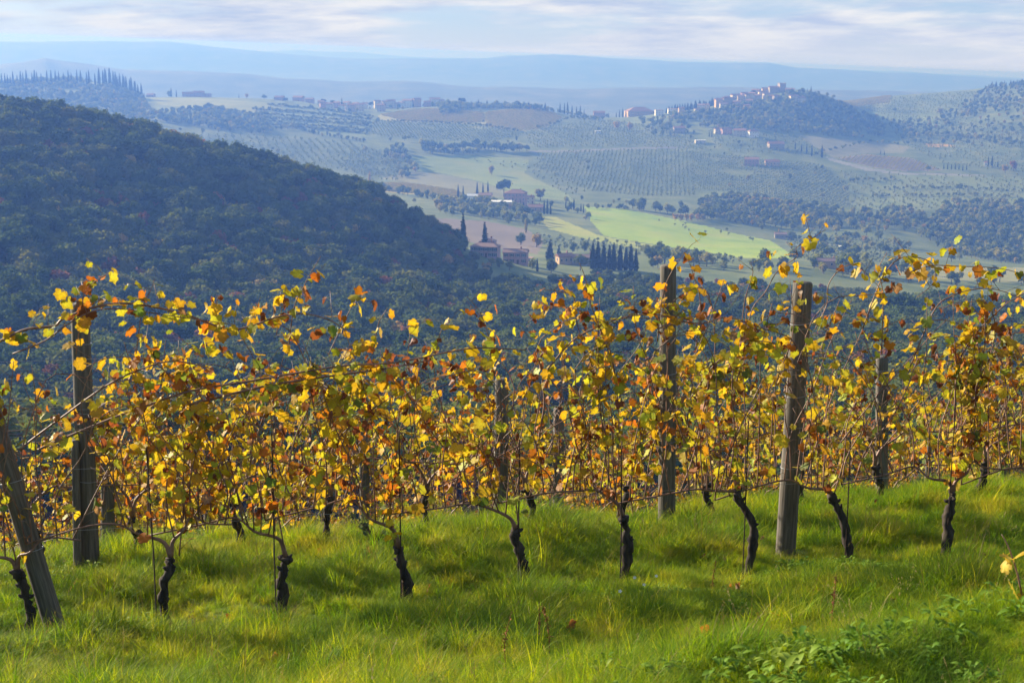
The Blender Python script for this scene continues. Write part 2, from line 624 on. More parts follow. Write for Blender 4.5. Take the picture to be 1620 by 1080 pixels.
FIELDS = [
    # name, label, photo outline, near/far limit, two or three soil or crop colours, grain
    ('meadow', 'bright green sunlit meadow below the villa', [(925, 327), (990, 331), (1090, 351), (1170, 371), (1218, 380), (1252, 402), (1250, 418), (1190, 411), (1100, 396), (1030, 386), (955, 373), (935, 350)], 900, 1450,
     (0.20, 0.30, 0.014), (0.28, 0.37, 0.02), 0.02, (0.32, 0.36, 0.04)),
    ('meadow', 'yellow green strip beside the bright meadow', [(850, 341), (880, 344), (950, 373), (1040, 389), (1000, 393), (930, 379), (868, 362)], 900, 1450,
     (0.24, 0.29, 0.035), (0.33, 0.33, 0.05), 0.02, (0.30, 0.27, 0.08)),
    ('vineyard_field', 'bright yellow autumn vineyard strip', [(590, 290), (640, 289), (720, 301), (738, 313), (650, 307), (600, 303)], 1250, 1800,
     (0.38, 0.29, 0.05), (0.46, 0.36, 0.07), 0.03, None),
    ('pasture', 'pale green pasture falling across the hillside', [(650, 248), (740, 246), (838, 252), (830, 275), (900, 308), (905, 318), (840, 312), (760, 287), (690, 272), (660, 270)], 1400, 2000,
     (0.13, 0.18, 0.04), (0.19, 0.23, 0.055), 0.015, (0.23, 0.24, 0.075)),
    ('pasture', 'dry pasture above the yellow vineyard', [(600, 282), (655, 272), (690, 274), (760, 289), (835, 314), (740, 310), (640, 288)], 1350, 1800,
     (0.16, 0.16, 0.07), (0.20, 0.19, 0.08), 0.02, None),
    ('vineyard_field', 'tan vineyard on the brow of the hill', [(600, 181), (655, 172), (700, 171), (765, 178), (768, 194), (740, 196), (640, 193), (598, 190)], 1950, 2500,
     (0.22, 0.22, 0.06), (0.29, 0.26, 0.075), 0.02, (0.21, 0.22, 0.07)),
    ('vineyard_field', 'golden vineyard with rows running over the rounded brow', [(766, 178), (800, 173), (860, 172), (892, 186), (862, 204), (820, 209), (770, 200), (758, 197)], 1950, 2500,
     (0.25, 0.24, 0.055), (0.33, 0.29, 0.075), 0.02, (0.23, 0.23, 0.065)),
    ('terraced_field', 'green terraced field below the ridge village', [(425, 164), (520, 170), (592, 184), (582, 216), (520, 212), (440, 200), (400, 185)], 1900, 2450,
     (0.12, 0.16, 0.05), (0.18, 0.21, 0.07), 0.02, None),
    ('pasture', 'yellow green pasture under the ridge houses', [(236, 155), (330, 156), (420, 163), (462, 168), (400, 181), (330, 174), (255, 166)], 1900, 2450,
     (0.17, 0.19, 0.05), (0.23, 0.23, 0.07), 0.02, None),
    ('pasture', 'pale yellow pasture on the saddle behind the hill town', [(1320, 160), (1352, 156), (1412, 150), (1410, 164), (1340, 172)], 2200, 2850,
     (0.24, 0.25, 0.08), (0.28, 0.28, 0.10), 0.02, None),
    ('pasture', 'green hollow field right of the hill town', [(1372, 176), (1420, 180), (1480, 187), (1492, 200), (1440, 197), (1395, 192)], 2000, 2450,
     (0.15, 0.19, 0.06), (0.19, 0.22, 0.07), 0.02, None),
    ('stubble_field', 'wide pale field under the wooded hill town', [(1258, 214), (1320, 219), (1385, 224), (1440, 232), (1430, 242), (1365, 243), (1318, 250), (1290, 232)], 1850, 2200,
     (0.17, 0.17, 0.08), (0.23, 0.21, 0.10), 0.015, None),
    ('vineyard_field', 'reddish brown striped vineyard on the right hillside', [(1322, 250), (1368, 244), (1440, 250), (1492, 270), (1430, 271), (1380, 265)], 1600, 2050,
     (0.23, 0.185, 0.11), (0.27, 0.21, 0.12), 0.03, None),
    ('vineyard_field', 'small orange vineyard strip on the right', [(1462, 227), (1500, 228), (1512, 232), (1470, 233)], 1700, 2200,
     (0.45, 0.26, 0.05), (0.48, 0.30, 0.06), 0.03, None),
    ('terraced_field', 'light green terraces on the right hillside', [(1335, 292), (1420, 276), (1620, 282), (1800, 290), (1800, 335), (1600, 326), (1480, 332), (1350, 330)], 1350, 1850,
     (0.13, 0.17, 0.05), (0.19, 0.22, 0.07), 0.03, (0.16, 0.18, 0.07)),
    ('ploughed_field', 'bare mauve brown ploughed field behind the pink farmhouse', [(690, 345), (770, 350), (830, 362), (862, 380), (850, 402), (780, 392), (700, 372)], 760, 1300,
     (0.17, 0.13, 0.095), (0.21, 0.16, 0.115), 0.02, None),
    ('pasture', 'dry pale strip of grass beyond the vineyard on the right', [(1430, 420), (1700, 425), (1700, 452), (1540, 444), (1420, 436)], 740, 1250,
     (0.22, 0.22, 0.08), (0.28, 0.26, 0.11), 0.02, None),
    ('dirt_road', 'pale dirt road beneath the striped vineyard', [(1306, 248), (1318, 251), (1380, 267), (1430, 273), (1560, 277), (1560, 279), (1425, 276), (1370, 270), (1312, 254)], 1500, 2050,
     (0.22, 0.21, 0.16), (0.27, 0.25, 0.20), 0.05, None),
    ('dirt_road', 'pale lane crossing the olive groves', [(835, 238), (900, 238), (1010, 233), (1090, 232), (1090, 234), (1010, 236), (900, 241), (835, 241)], 1700, 2100,
     (0.18, 0.17, 0.12), (0.22, 0.20, 0.15), 0.05, None),
]
fid = np.full(len(TF), -1)
for k, F in enumerate(FIELDS):
    m = inside(F[2], fpx, fpy) & (fY > F[3]) & (fY < F[4])
    fid[m] = k
fid[(fid < 0) & (fY < 330)] = -2
fid[(fid < 0) & (fY >= 3400)] = -3
m_slope = diffuse_mat('fallow_slope', (0.05, 0.06, 0.03), (0.10, 0.09, 0.06), 0.08, c3=(0.09, 0.11, 0.035))
m_grove = diffuse_mat('grove_floor', (0.075, 0.105, 0.03), (0.12, 0.15, 0.042), 0.03, c3=(0.18, 0.19, 0.06))
m_far = diffuse_mat('far_woods', (0.05, 0.07, 0.04), (0.09, 0.10, 0.05), 0.01, c3=(0.16, 0.15, 0.08))


def land_part(name, sel, mat, label):
    f = TF[sel]
    u, inv = np.unique(f, return_inverse=True)
    o = add(name, big_mesh(name, TV[u], inv.reshape(-1, 4), [mat]))
    return tag(o, label, kind='structure')


land_part('hillside', fid == -2, m_slope, 'steep slope dropping below the vineyard to the valley')
land_part('valley', fid == -1, m_grove, 'rolling valley and olive clad hills opposite')
land_part('mountains', fid == -3, m_far, 'long blue ridges on the skyline')
for k, F in enumerate(FIELDS):
    if (fid == k).any():
        land_part(F[0], fid == k, diffuse_mat(F[0] + '_cover', F[5], F[6], F[7], c3=F[8]), F[1])

# ------------------------------------------------------------------ air
def make_haze():
    x0, x1, y0, y1, zb = -9500, 9500, -60, 13700, float(TZ.min()) - 6
    m, t = new_mat('air')
    v = N(t, 'ShaderNodeVolumePrincipled')
    v.inputs['Color'].default_value = (*HAZE_COLOR, 1)
    v.inputs['Density'].default_value = HAZE_DENSITY
    v.inputs['Absorption Color'].default_value = (*HAZE_ABSORB, 1)
    v.inputs['Anisotropy'].default_value = 0.25
    out = N(t, 'ShaderNodeOutputMaterial')
    t.links.new(v.outputs[0], out.inputs['Volume'])
    tilt = 0.037                                     # the lid follows the skyline, which falls to the right
    b = MB()
    pts = [(x, y, zb) for x, y in ((x0, y0), (x1, y0), (x1, y1), (x0, y1))] + \
          [(x, y, 4.0 - tilt * x) for x, y in ((x0, y0), (x1, y0), (x1, y1), (x0, y1))]
    b.add(pts, [(3, 2, 1, 0), (4, 5, 6, 7), (0, 1, 5, 4), (1, 2, 6, 5), (2, 3, 7, 6), (3, 0, 4, 7)])
    h = add('haze', b.mesh('haze', [m]))
    tag(h, 'blue autumn haze filling the valley', kind='stuff')


HAZE_COLOR, HAZE_ABSORB, HAZE_DENSITY = (0.105, 0.228, 0.66), (0.57, 0.45, 0.0), 0.00041
make_haze()

# ------------------------------------------------------------------ trees
TR = np.random.default_rng(11)


def clump_crown(lobes, n, size, up=0.2, core=0.82, jitter=0.40):
    """leaf clumps spread over overlapping lobes; a small inner core keeps the crown from looking hollow"""
    b = MB()
    L = np.array(lobes, float)
    if core:
        for c in L:
            ph = TR.uniform(0, 6)
            ring = []
            for k, (zz, rr) in enumerate(((-0.9, 0.35), (-0.35, 0.9), (0.35, 0.92), (0.9, 0.36))):
                for a in range(6):
                    r = c[3] * core * TR.uniform(0.8, 1.05)
                    t = ph + a * math.pi / 3 + k * 0.5
                    ring.append((c[0] + r * rr * math.cos(t), c[1] + r * rr * math.sin(t), c[2] + r * zz))
            F = [(k * 6 + a, k * 6 + (a + 1) % 6, (k + 1) * 6 + (a + 1) % 6, (k + 1) * 6 + a) for k in range(3) for a in range(6)]
            F += [tuple(range(5, -1, -1)), tuple(range(18, 24))]
            b.add(ring, F)
    w = L[:, 3] ** 2
    pick = TR.choice(len(L), n, p=w / w.sum())
    d = TR.normal(size=(n, 3))
    d[:, 2] += up
    d /= np.linalg.norm(d, axis=1)[:, None]
    c = L[pick]
    p = c[:, :3] + d * (c[:, 3] * TR.uniform(0.78, 1.12, n))[:, None]
    nr = d + TR.normal(size=(n, 3)) * jitter
    nr /= np.linalg.norm(nr, axis=1)[:, None]
    u = np.cross(nr, TR.normal(size=(n, 3)))
    u /= np.linalg.norm(u, axis=1)[:, None]
    w2 = np.cross(nr, u)
    s = size * TR.uniform(0.55, 1.25, (n, 1))
    k = TR.uniform(0.6, 1.2, (4, n, 1))
    V = np.stack([p + u * s * k[0], p + w2 * s * k[1] * 0.8, p - u * s * k[2], p - w2 * s * k[3] * 0.8], 1)
    b.add(V.reshape(-1, 3), np.arange(4 * n).reshape(-1, 4))
    return b


def lobes_round(H, Rr, n, squash=0.8, low=0.36):
    out = []
    cz = H * (1 + low) / 2
    hz = H * (1 - low) / 2
    for i in range(n):
        d = TR.normal(size=3)
        d[2] = d[2] * 0.8 + 0.25
        d /= np.linalg.norm(d)
        k = TR.uniform(0.45, 0.78)
        out.append((d[0] * Rr * k, d[1] * Rr * k, cz + d[2] * hz * k, Rr * TR.uniform(0.34, 0.52)))
    out.append((0, 0, cz, Rr * 0.6))
    return out


def trunk_mb(H, r, forks=3, spread=0.3):
    b = MB()
    k = TR.uniform(-0.03, 0.03, 2) * H
    b.tube([(0, 0, -0.4), (k[0] * 0.4, k[1] * 0.4, H * 0.2), (k[0], k[1], H * 0.42)], [r * 1.3, r, r * 0.75], 6)
    for i in range(forks):
        a = TR.uniform(0, 6.28)
        b.tube([(k[0], k[1], H * 0.38), (k[0] + math.cos(a) * H * spread * 0.5, k[1] + math.sin(a) * H * spread * 0.5, H * 0.58),
                (k[0] + math.cos(a) * H * spread * 0.8, k[1] + math.sin(a) * H * spread * 0.8, H * 0.78)], [r * 0.6, r * 0.4, r * 0.15], 4)
    return b


bark = diffuse_mat('bark', (0.045, 0.035, 0.026), (0.10, 0.08, 0.06), 2.0, coord='obj')
LEAF = {
    'wood': leafy_mat('woodland_leaves', [(0.18, (0.044, 0.072, 0.020)), (0.42, (0.076, 0.110, 0.026)), (0.64, (0.115, 0.138, 0.031)), (0.84, (0.17, 0.16, 0.037)), (0.95, (0.18, 0.115, 0.035))], 0.33, patch=0.02, patch_amt=0.5),
    'green': leafy_mat('bushy_leaves', [(0.2, (0.075, 0.105, 0.026)), (0.5, (0.16, 0.19, 0.04)), (0.75, (0.28, 0.27, 0.055)), (0.9, (0.34, 0.28, 0.06))], 0.3),
    'yellow': leafy_mat('yellowing_leaves', [(0.2, (0.26, 0.22, 0.05)), (0.6, (0.36, 0.26, 0.06)), (0.9, (0.40, 0.24, 0.05))], 0.35),
    'russet': leafy_mat('russet_leaves', [(0.2, (0.16, 0.07, 0.035)), (0.6, (0.22, 0.09, 0.04)), (0.9, (0.26, 0.13, 0.04))], 0.3),
    'olive': leafy_mat('olive_leaves', [(0.2, (0.20, 0.23, 0.10)), (0.6, (0.28, 0.31, 0.14)), (0.9, (0.36, 0.37, 0.17))], 0.25, patch_amt=0.2),
    'dark': leafy_mat('evergreen_needles', [(0.2, (0.018, 0.030, 0.014)), (0.6, (0.026, 0.042, 0.018)), (0.9, (0.036, 0.052, 0.022))], 0.08),
    'vine': leafy_mat('distant_vine_leaves', [(0.2, (0.22, 0.22, 0.05)), (0.6, (0.32, 0.28, 0.06)), (0.9, (0.28, 0.19, 0.05))], 0.3),
}
KIND = {}


def kind(name, crown, trunk, leaf):
    cm = crown.mesh(name + '_crown', [LEAF[leaf]])
    tm = trunk.mesh(name + '_trunk', [bark]) if trunk else None
    j = MB()
    for v in crown.v:
        pass
    j.v, j.f, j.m, j.n = list(crown.v), list(crown.f), [0] * len(crown.f), crown.n
    if trunk:
        for f in trunk.f:
            j.f.append(tuple(i + j.n for i in f))
            j.m.append(1)
        j.v += trunk.v
        j.n += trunk.n
    KIND.setdefault(name, []).append((cm, tm, j.mesh(name, [LEAF[leaf], bark])))


for i in range(5):                                   # broadleaf woodland trees, about 8 m
    h, r = TR.uniform(7.2, 9.2), TR.uniform(3.2, 4.2)
    kind('oak', clump_crown(lobes_round(h, r, 16, low=0.2), 640, 0.40), trunk_mb(h, 0.22), 'wood')
for i in range(2):
    kind('russet_tree', clump_crown(lobes_round(7, 3.0, 9, low=0.18), 360, 0.45), trunk_mb(7, 0.2), 'russet')
    kind('yellow_tree', clump_crown(lobes_round(7, 3.0, 9, low=0.15), 360, 0.45), trunk_mb(7, 0.2), 'yellow')
    kind('poplar', clump_crown([(TR.uniform(-.3, .3), TR.uniform(-.3, .3), z, 1.5 - abs(z - 5) * 0.14) for z in np.linspace(1.3, 11, 9)], 300, 0.42), trunk_mb(10, 0.18, 2, 0.05), 'yellow')
for i in range(3):                                   # cheaper trees for the opposite hills
    h, r = TR.uniform(6, 8), TR.uniform(2.8, 3.8)
    kind('far_tree', clump_crown(lobes_round(h, r, 8, low=0.12), 210, 0.58), trunk_mb(h, 0.22, 1), 'green')
    kind('olive', clump_crown(lobes_round(3.9, 2.0, 4, low=0.2), 80, 0.40, core=0.85), trunk_mb(3.4, 0.16, 1), 'olive')
    cy_l = [(0, 0, z, 1.05 * math.sin(min(1, (z + 1.2) / 3.2) * 1.57) * (1 - max(0, z - 4) / 8.6) ** 0.8 + 0.16) for z in np.linspace(0.9, 11.6, 15)]
    kind('cypress', clump_crown(cy_l, 330, 0.30, up=0.5, core=0.9), trunk_mb(2.5, 0.16, 0), 'dark')
    kind('hedge_bush', clump_crown(lobes_round(3.2, 1.9, 5, low=0.05), 110, 0.42), trunk_mb(1.6, 0.08, 1), 'green')
for i in range(2):
    kind('stone_pine', clump_crown([(math.cos(a) * rr, math.sin(a) * rr, 7.4 + TR.uniform(-1.2, .9), 2.3) for a, rr in [(k * 0.9, 2.9) for k in range(7)] + [(k * 2.1, 1.3) for k in range(3)]], 420, 0.45), trunk_mb(9.5, 0.28, 4, 0.25), 'dark')
    kind('conifer', clump_crown([(TR.uniform(-.25, .25), TR.uniform(-.25, .25), z, 2.9 * (1 - z / 12.5) + 0.25) for z in np.linspace(1.6, 11.4, 11)], 420, 0.45, up=0.1), trunk_mb(8, 0.22, 0), 'dark')
HEIGHT = {'oak': 8.6, 'russet_tree': 7, 'yellow_tree': 7, 'poplar': 12, 'far_tree': 7, 'olive': 3.9, 'cypress': 12.4, 'hedge_bush': 3.2, 'stone_pine': 10, 'conifer': 12}
for i in range(2):                                   # a stretch of far-off vine row
    b = MB()
    n = 46
    c = np.stack([TR.uniform(-2.2, 2.2, n), TR.normal(0, 0.22, n), TR.uniform(0.5, 1.7, n)], 1)
    V = c[:, None, :] + TR.normal(0, 0.30, (n, 4, 3))
    b.add(V.reshape(-1, 3), np.arange(4 * n).reshape(-1, 4))
    kind('vine_stretch', b, None, 'vine')


def one_tree(kd, pos, height, label, group, cat='tree', name=None, full=True):
    """a tree that can be told apart: an object of its own with crown and trunk"""
    cm, tm, jm = KIND[kd][int(TR.integers(len(KIND[kd])))]
    s = height / HEIGHT[kd]
    nm = name or {'oak': 'oak_tree', 'far_tree': 'broadleaf_tree', 'olive': 'olive_tree', 'cypress': 'cypress_tree', 'stone_pine': 'pine_tree', 'conifer': 'conifer_tree', 'poplar': 'poplar_tree', 'hedge_bush': 'bush'}.get(kd, kd)
    rz = float(TR.uniform(0, 6.28))
    sc = (s * TR.uniform(0.88, 1.12), s * TR.uniform(0.88, 1.12), s)
    if full:
        o = empty(nm, pos, rz)
        o.scale = sc
        add('crown', cm, o)
        if tm:
            add('trunk', tm, o)
    else:
        o = add(nm, jm, loc=pos, rot=(0, 0, rz), scl=sc)
    tag(o, label, cat, group)
    return o


def px_tree(kd, px, py, hpx, label, group=None, ymin=30, ymax=13000, **kw):
    p = hit(px, py, ymin, ymax)
    h = hpx * p[1] * 1.02 / FPX
    p[2] -= 0.3
    return one_tree(kd, p, h, label, group, **kw)


def plan_points(poly, y0, y1, step_u, step_v, ang=0.0, jit=0.3, rng=TR):
    """a planting grid on the ground, kept where it falls inside a photo outline"""
    poly = np.asarray(poly, float)
    s_lo, s_hi = slope_of(poly[:, 1].max() + 2), slope_of(poly[:, 1].min() - 2)
    qa, qb = q_of(poly[:, 0].min(), s_hi) - 0.01, q_of(poly[:, 0].max(), s_lo) + 0.01
    xs = [qa * y0, qa * y1, qb * y0, qb * y1]
    cx, cyy = (min(xs) + max(xs)) / 2, (y0 + y1) / 2
    rad = math.hypot(max(xs) - min(xs), y1 - y0) / 2 + step_u
    U, V = np.meshgrid(np.arange(-rad, rad, step_u), np.arange(-rad, rad, step_v), indexing='ij')
    U = U + rng.uniform(-jit, jit, U.shape) * step_u
    V = V + rng.uniform(-jit, jit, V.shape) * step_v
    X = (cx + U * math.cos(ang) - V * math.sin(ang)).ravel()
    Y = (cyy + U * math.sin(ang) + V * math.cos(ang)).ravel()
    k = (Y > y0) & (Y < y1) & (np.abs(X / Y) < QMAX - 0.01)
    X, Y = X[k], Y[k]
    Z = far_z(X / Y, Y)
    px, py = project(X, Y, Z)
    k = inside(poly, px, py)
    return np.stack([X[k], Y[k], Z[k]], 1), px[k], py[k]


def seen(P, lift=4.0):
    """does the far land leave the point in view?"""
    q, s = P[:, 0] / P[:, 1], -(P[:, 2] + lift) / P[:, 1]
    ok = np.ones(len(P), bool)
    for f in np.linspace(0.25, 0.985, 60):
        y = P[:, 1] * f
        g = y > 100
        ok &= ~(g & (far_z(q, y) > -s * y))
    return ok


# ---- the shaded wood on the left hill and along the valley in front
X, Y = [], []
yy = np.arange(120, 735, 5.6)
for k, y in enumerate(yy):
    x = np.arange(-0.52 * y, 0.55 * y, 5.8) + (k % 2) * 3.2
    X.append(x + TR.uniform(-2.2, 2.2, len(x)))
    Y.append(np.full(len(x), y) + TR.uniform(-2.2, 2.2, len(x)))
X, Y = np.concatenate(X), np.concatenate(Y)
Z = far_z(X / Y, Y)
wpx, wpy = project(X, Y, Z)
keep = (Y < 690) | (wpx < 640)
keep &= ~((Y < 330) & (fbm(X / 60, Y / 60, 3, 44) < -0.30))            # clearings low on our own slope
keep &= ~((Y > 640) & (wpx > 728) & (wpx < 850))                    # round the pink farmhouse
keep &= ~((Y > 655) & (wpx > 850) & (wpx < 935))
keep &= ~((Y > 610) & (wpx > 775) & (wpx < 872))                    # lawn below it
WP = np.stack([X, Y, Z - 0.3], 1)[keep]
wpx, wpy = wpx[keep], wpy[keep]
wsc = TR.uniform(0.78, 1.45, len(WP)) * (1 + 0.25 * fbm(WP[:, 0] / 50, WP[:, 1] / 50, 2, 5))
wsc[(wpx > 600) & (WP[:, 1] > 600)] *= 0.8
wsc[(wpx > 735) & (WP[:, 1] > 560)] *= 0.7
wk = TR.choice(9, len(WP), p=[.178, .178, .178, .178, .178, .045, .03, .02, .015])
protoW = [k[2] for k in KIND['oak'] + KIND['russet_tree'] + KIND['yellow_tree']]
wname = ['oak'] * 5 + ['russet_tree'] * 2 + ['yellow_tree'] * 2
wvis = seen(WP, 6.0) & (wpx > -5) & (wpx < 900) & (wpy < 470) & (wpy > 150)
crest = wvis & (WP[:, 1] > 640) & (wpx < 735)
odd = wvis & (wk >= 5)
big = np.zeros(len(WP), bool)
ordr = np.argsort(-(wsc / WP[:, 1]) * wvis)
big[ordr[:400]] = True
ind = np.where(odd)[0][:50].tolist() + np.where(crest & ~odd)[0][:110].tolist()
for i in ordr:
    if len(ind) >= 290:
        break
    if wvis[i] and i not in ind:
        ind.append(int(i))
sel = np.zeros(len(WP), bool)
sel[ind] = True
for i in ind:
    nm = wname[wk[i]]
    if nm == 'russet_tree':
        lb, gp = 'russet brown tree standing out among the dull green wood on the left hill', 'russet trees in the left wood'
    elif nm == 'yellow_tree':
        lb, gp = 'yellowing tree standing out among the dull green wood on the left hill', 'yellow trees in the left wood'
    elif crest[i]:
        lb, gp = 'broadleaf tree on the sunlit crest of the wooded left hill', 'crest trees of the left wood'
    else:
        lb, gp = 'dull green broadleaf tree within the shaded wood on the left hillside', 'trees of the shaded left wood'
    one_tree(nm, WP[i], HEIGHT[nm] * wsc[i], lb, gp)
rest = ~sel
scatter('wood', WP[rest], np.stack([np.zeros(rest.sum()), np.zeros(rest.sum()), TR.uniform(0, 6.28, rest.sum())], 1), wsc[rest], protoW, wk[rest],
        'dense autumn wood covering the left hill and the valley in front')

# ---- woods, hedges and groves on the opposite hills
BULK = {}                                             # name -> points, scale, kind index


def bulk(name, P, kd, smin=0.75, smax=1.25, rot=None):
    n = len(P)
    if not n:
        return
    e = BULK.setdefault(name, dict(p=[], s=[], k=[], r=[]))
    e['p'].append(P)
    e['s'].append(TR.uniform(smin, smax, n))
    e['k'] += [(kd, int(i)) for i in TR.integers(0, len(KIND[kd]), n)]
    e['r'].append(TR.uniform(0, 6.28, n) if rot is None else rot + TR.integers(0, 2, n) * math.pi + TR.normal(0, 0.03, n))


WOODS = [  # outline, near, far, spacing, kind shares
    ([(236, 180), (330, 172), (420, 190), (424, 212), (330, 216), (238, 204)], 1850, 2350, 8),
    ([(0, 134), (120, 127), (222, 152), (240, 178), (228, 215), (120, 190), (0, 170)], 1500, 2500, 8),
    ([(-700, 110), (0, 125), (0, 175), (-700, 180)], 1500, 2500, 11),
    ([(1108, 318), (1165, 311), (1335, 335), (1332, 366), (1200, 360), (1108, 345)], 1150, 1700, 7.5),
    ([(1330, 340), (1440, 332), (1480, 350), (1470, 365), (1350, 368)], 1150, 1650, 10),
    ([(1452, 372), (1490, 330), (1540, 310), (1630, 303), (1900, 300), (1900, 420), (1620, 420), (1500, 402)], 850, 1600, 8),
    ([(1060, 184), (1130, 178), (1200, 163), (1290, 152), (1345, 172), (1402, 200), (1402, 224), (1300, 214), (1150, 204), (1080, 200)], 2050, 2420, 8),
    ([(1402, 198), (1500, 185), (1620, 160), (1900, 165), (1900, 245), (1620, 235), (1500, 232), (1420, 226)], 1900, 2480, 16),
    ([(1500, 180), (1560, 142), (1625, 132), (1760, 138), (1760, 190), (1620, 195)], 2300, 2800, 14),
    ([(690, 168), (745, 158), (860, 166), (860, 174), (790, 173), (740, 174), (700, 186)], 2150, 2500, 8),
    ([(600, 238), (640, 232), (662, 270), (640, 285), (610, 262)], 1500, 1900, 10),
    ([(1010, 190), (1060, 186), (1100, 205), (1100, 222), (1030, 215)], 1950, 2250, 13),
    ([(680, 318), (760, 322), (830, 336), (860, 346), (850, 360), (780, 352), (700, 340)], 950, 1400, 12),
    ([(1200, 415), (1420, 420), (1430, 440), (1200, 432)], 760, 1050, 13),
    ([(1250, 380), (1330, 370), (1450, 378), (1440, 405), (1300, 410)], 900, 1350, 22),
    ([(1020, 404), (1130, 416), (1260, 424), (1440, 430), (1620, 446), (1620, 470), (1240, 452), (1040, 440)], 760, 1000, 12),
]
for pl, y0, y1, st in WOODS:
    P, px, py = plan_points(pl, y0, y1, st * 1.12, st * 1.12, 0.5, 0.45)
    P = P[fbm(P[:, 0] / 35, P[:, 1] / 35, 2, 57) > -0.35]

    d = TR.uniform(size=len(P))
    yl = d < 0.06
    bulk('woodland', P[~yl], 'far_tree', 0.65, 1.3)
    bulk('woodland', P[yl], 'yellow_tree', 0.6, 1.0)
OLIVES = [  # outline, near, far, row spacing, tree spacing, row direction, raggedness
    ([(600, 193), (760, 201), (835, 213), (770, 226), (690, 222), (600, 216), (578, 210)], 1800, 2250, 9.5, 5.2, 1.25, 0.07),
    ([(840, 205), (950, 190), (1080, 205), (1130, 240), (1000, 232), (850, 235), (830, 222)], 1800, 2300, 9, 8, 0.3, 0.22),
    ([(850, 242), (1000, 238), (1090, 238), (1100, 310), (1020, 312), (930, 302), (850, 266)], 1450, 2000, 9.5, 6, 0.9, 0.14),
    ([(1090, 240), (1300, 262), (1345, 300), (1340, 332), (1170, 306), (1100, 300)], 1450, 1950, 10, 5.4, 1.15, 0.07),
    ([(245, 212), (420, 215), (560, 226), (640, 262), (610, 285), (500, 262), (300, 244)], 1600, 2000, 10, 7, 0.25, 0.2),
    ([(560, 235), (612, 240), (640, 285), (590, 288), (540, 265)], 1500, 1900, 10, 9, 0.6, 0.4),
    ([(700, 248), (850, 260), (930, 305), (905, 316), (830, 270)], 1480, 1900, 16, 12, 0.6, 0.4),
    ([(1330, 272), (1620, 282), (1900, 288), (1900, 335), (1480, 332), (1340, 332)], 1350, 1900, 15, 7, 0.05, 0.3),
    ([(1400, 180), (1640, 200), (1900, 205), (1900, 280), (1620, 274), (1500, 262), (1430, 232)], 1700, 2400, 11, 9, 0.4, 0.35),
    ([(1330, 168), (1400, 156), (1540, 146), (1620, 160), (1500, 180), (1400, 182)], 2300, 2800, 13, 9, 0.2, 0.3),
    ([(1000, 342), (1150, 364), (1210, 385), (1120, 372), (1010, 352)], 1000, 1350, 26, 18, 0.2, 0.45),
    ([(1240, 378), (1330, 372), (1440, 385), (1400, 415), (1260, 412)], 880, 1300, 10, 8, 0.5, 0.35),
    ([(840, 372), (930, 380), (1040, 392), (1180, 412), (1150, 420), (920, 398), (850, 388)], 800, 1200, 9, 8, 0.4, 0.35),
    ([(1120, 206), (1260, 214), (1310, 248), (1130, 240)], 1800, 2150, 11, 9, 0.4, 0.4),
]
OPT = []
for pl, y0, y1, su, sv, an, ji in OLIVES:
    P, px, py = plan_points(pl, y0, y1, su, sv, an, ji)
    g = fbm(P[:, 0] / 40, P[:, 1] / 40, 2, 8) > -0.42
    OPT.append(P[g])
OPT = np.concatenate(OPT)
ovis = seen(OPT, 2.0)
opx, opy = project(OPT[:, 0], OPT[:, 1], OPT[:, 2])
oi = np.where(ovis & (opx > 0) & (opx < 1620) & (opy < 420))[0]
oi = oi[np.argsort(OPT[oi, 1])][:280]
om = np.zeros(len(OPT), bool)
om[oi] = True
for i in oi:
    if opx[i] > 1215:
        lb, gp = 'small grey green olive tree in the grove right of the bright meadow', 'olive trees right of the meadow'
    else:
        lb, gp = 'small grey green olive tree in the grove along the bright meadow', 'olive trees along the meadow'
    one_tree('olive', OPT[i], 3.9 * TR.uniform(0.45, 0.9), lb, gp, full=False)
bulk('olive_grove', OPT[~om], 'olive', 0.62, 0.95)

VINES = [
    ([(602, 182), (655, 173), (700, 172), (765, 179), (766, 193), (740, 195), (640, 192)], 1950, 2450, 3.6, 0.35),
    ([(768, 178), (800, 174), (860, 173), (890, 186), (862, 203), (820, 208), (770, 199)], 1950, 2450, 4.4, 1.35),
    ([(1324, 251), (1368, 245), (1440, 251), (1490, 269), (1430, 270), (1380, 264)], 1600, 2050, 5.5, 1.2),
    ([(592, 291), (640, 290), (720, 302), (735, 312), (650, 306), (602, 302)], 1250, 1800, 3.0, 0.3),
    ([(1322, 160), (1352, 157), (1410, 151), (1408, 163), (1342, 171)], 2250, 2820, 5.0, 0.9),
]
for pl, y0, y1, sp, an in VINES:
    P, px, py = plan_points(pl, y0, y1, 4.2, sp, an, 0.06)
    bulk('distant_vine_rows', P, 'vine_stretch', 0.85, 1.1, rot=an)

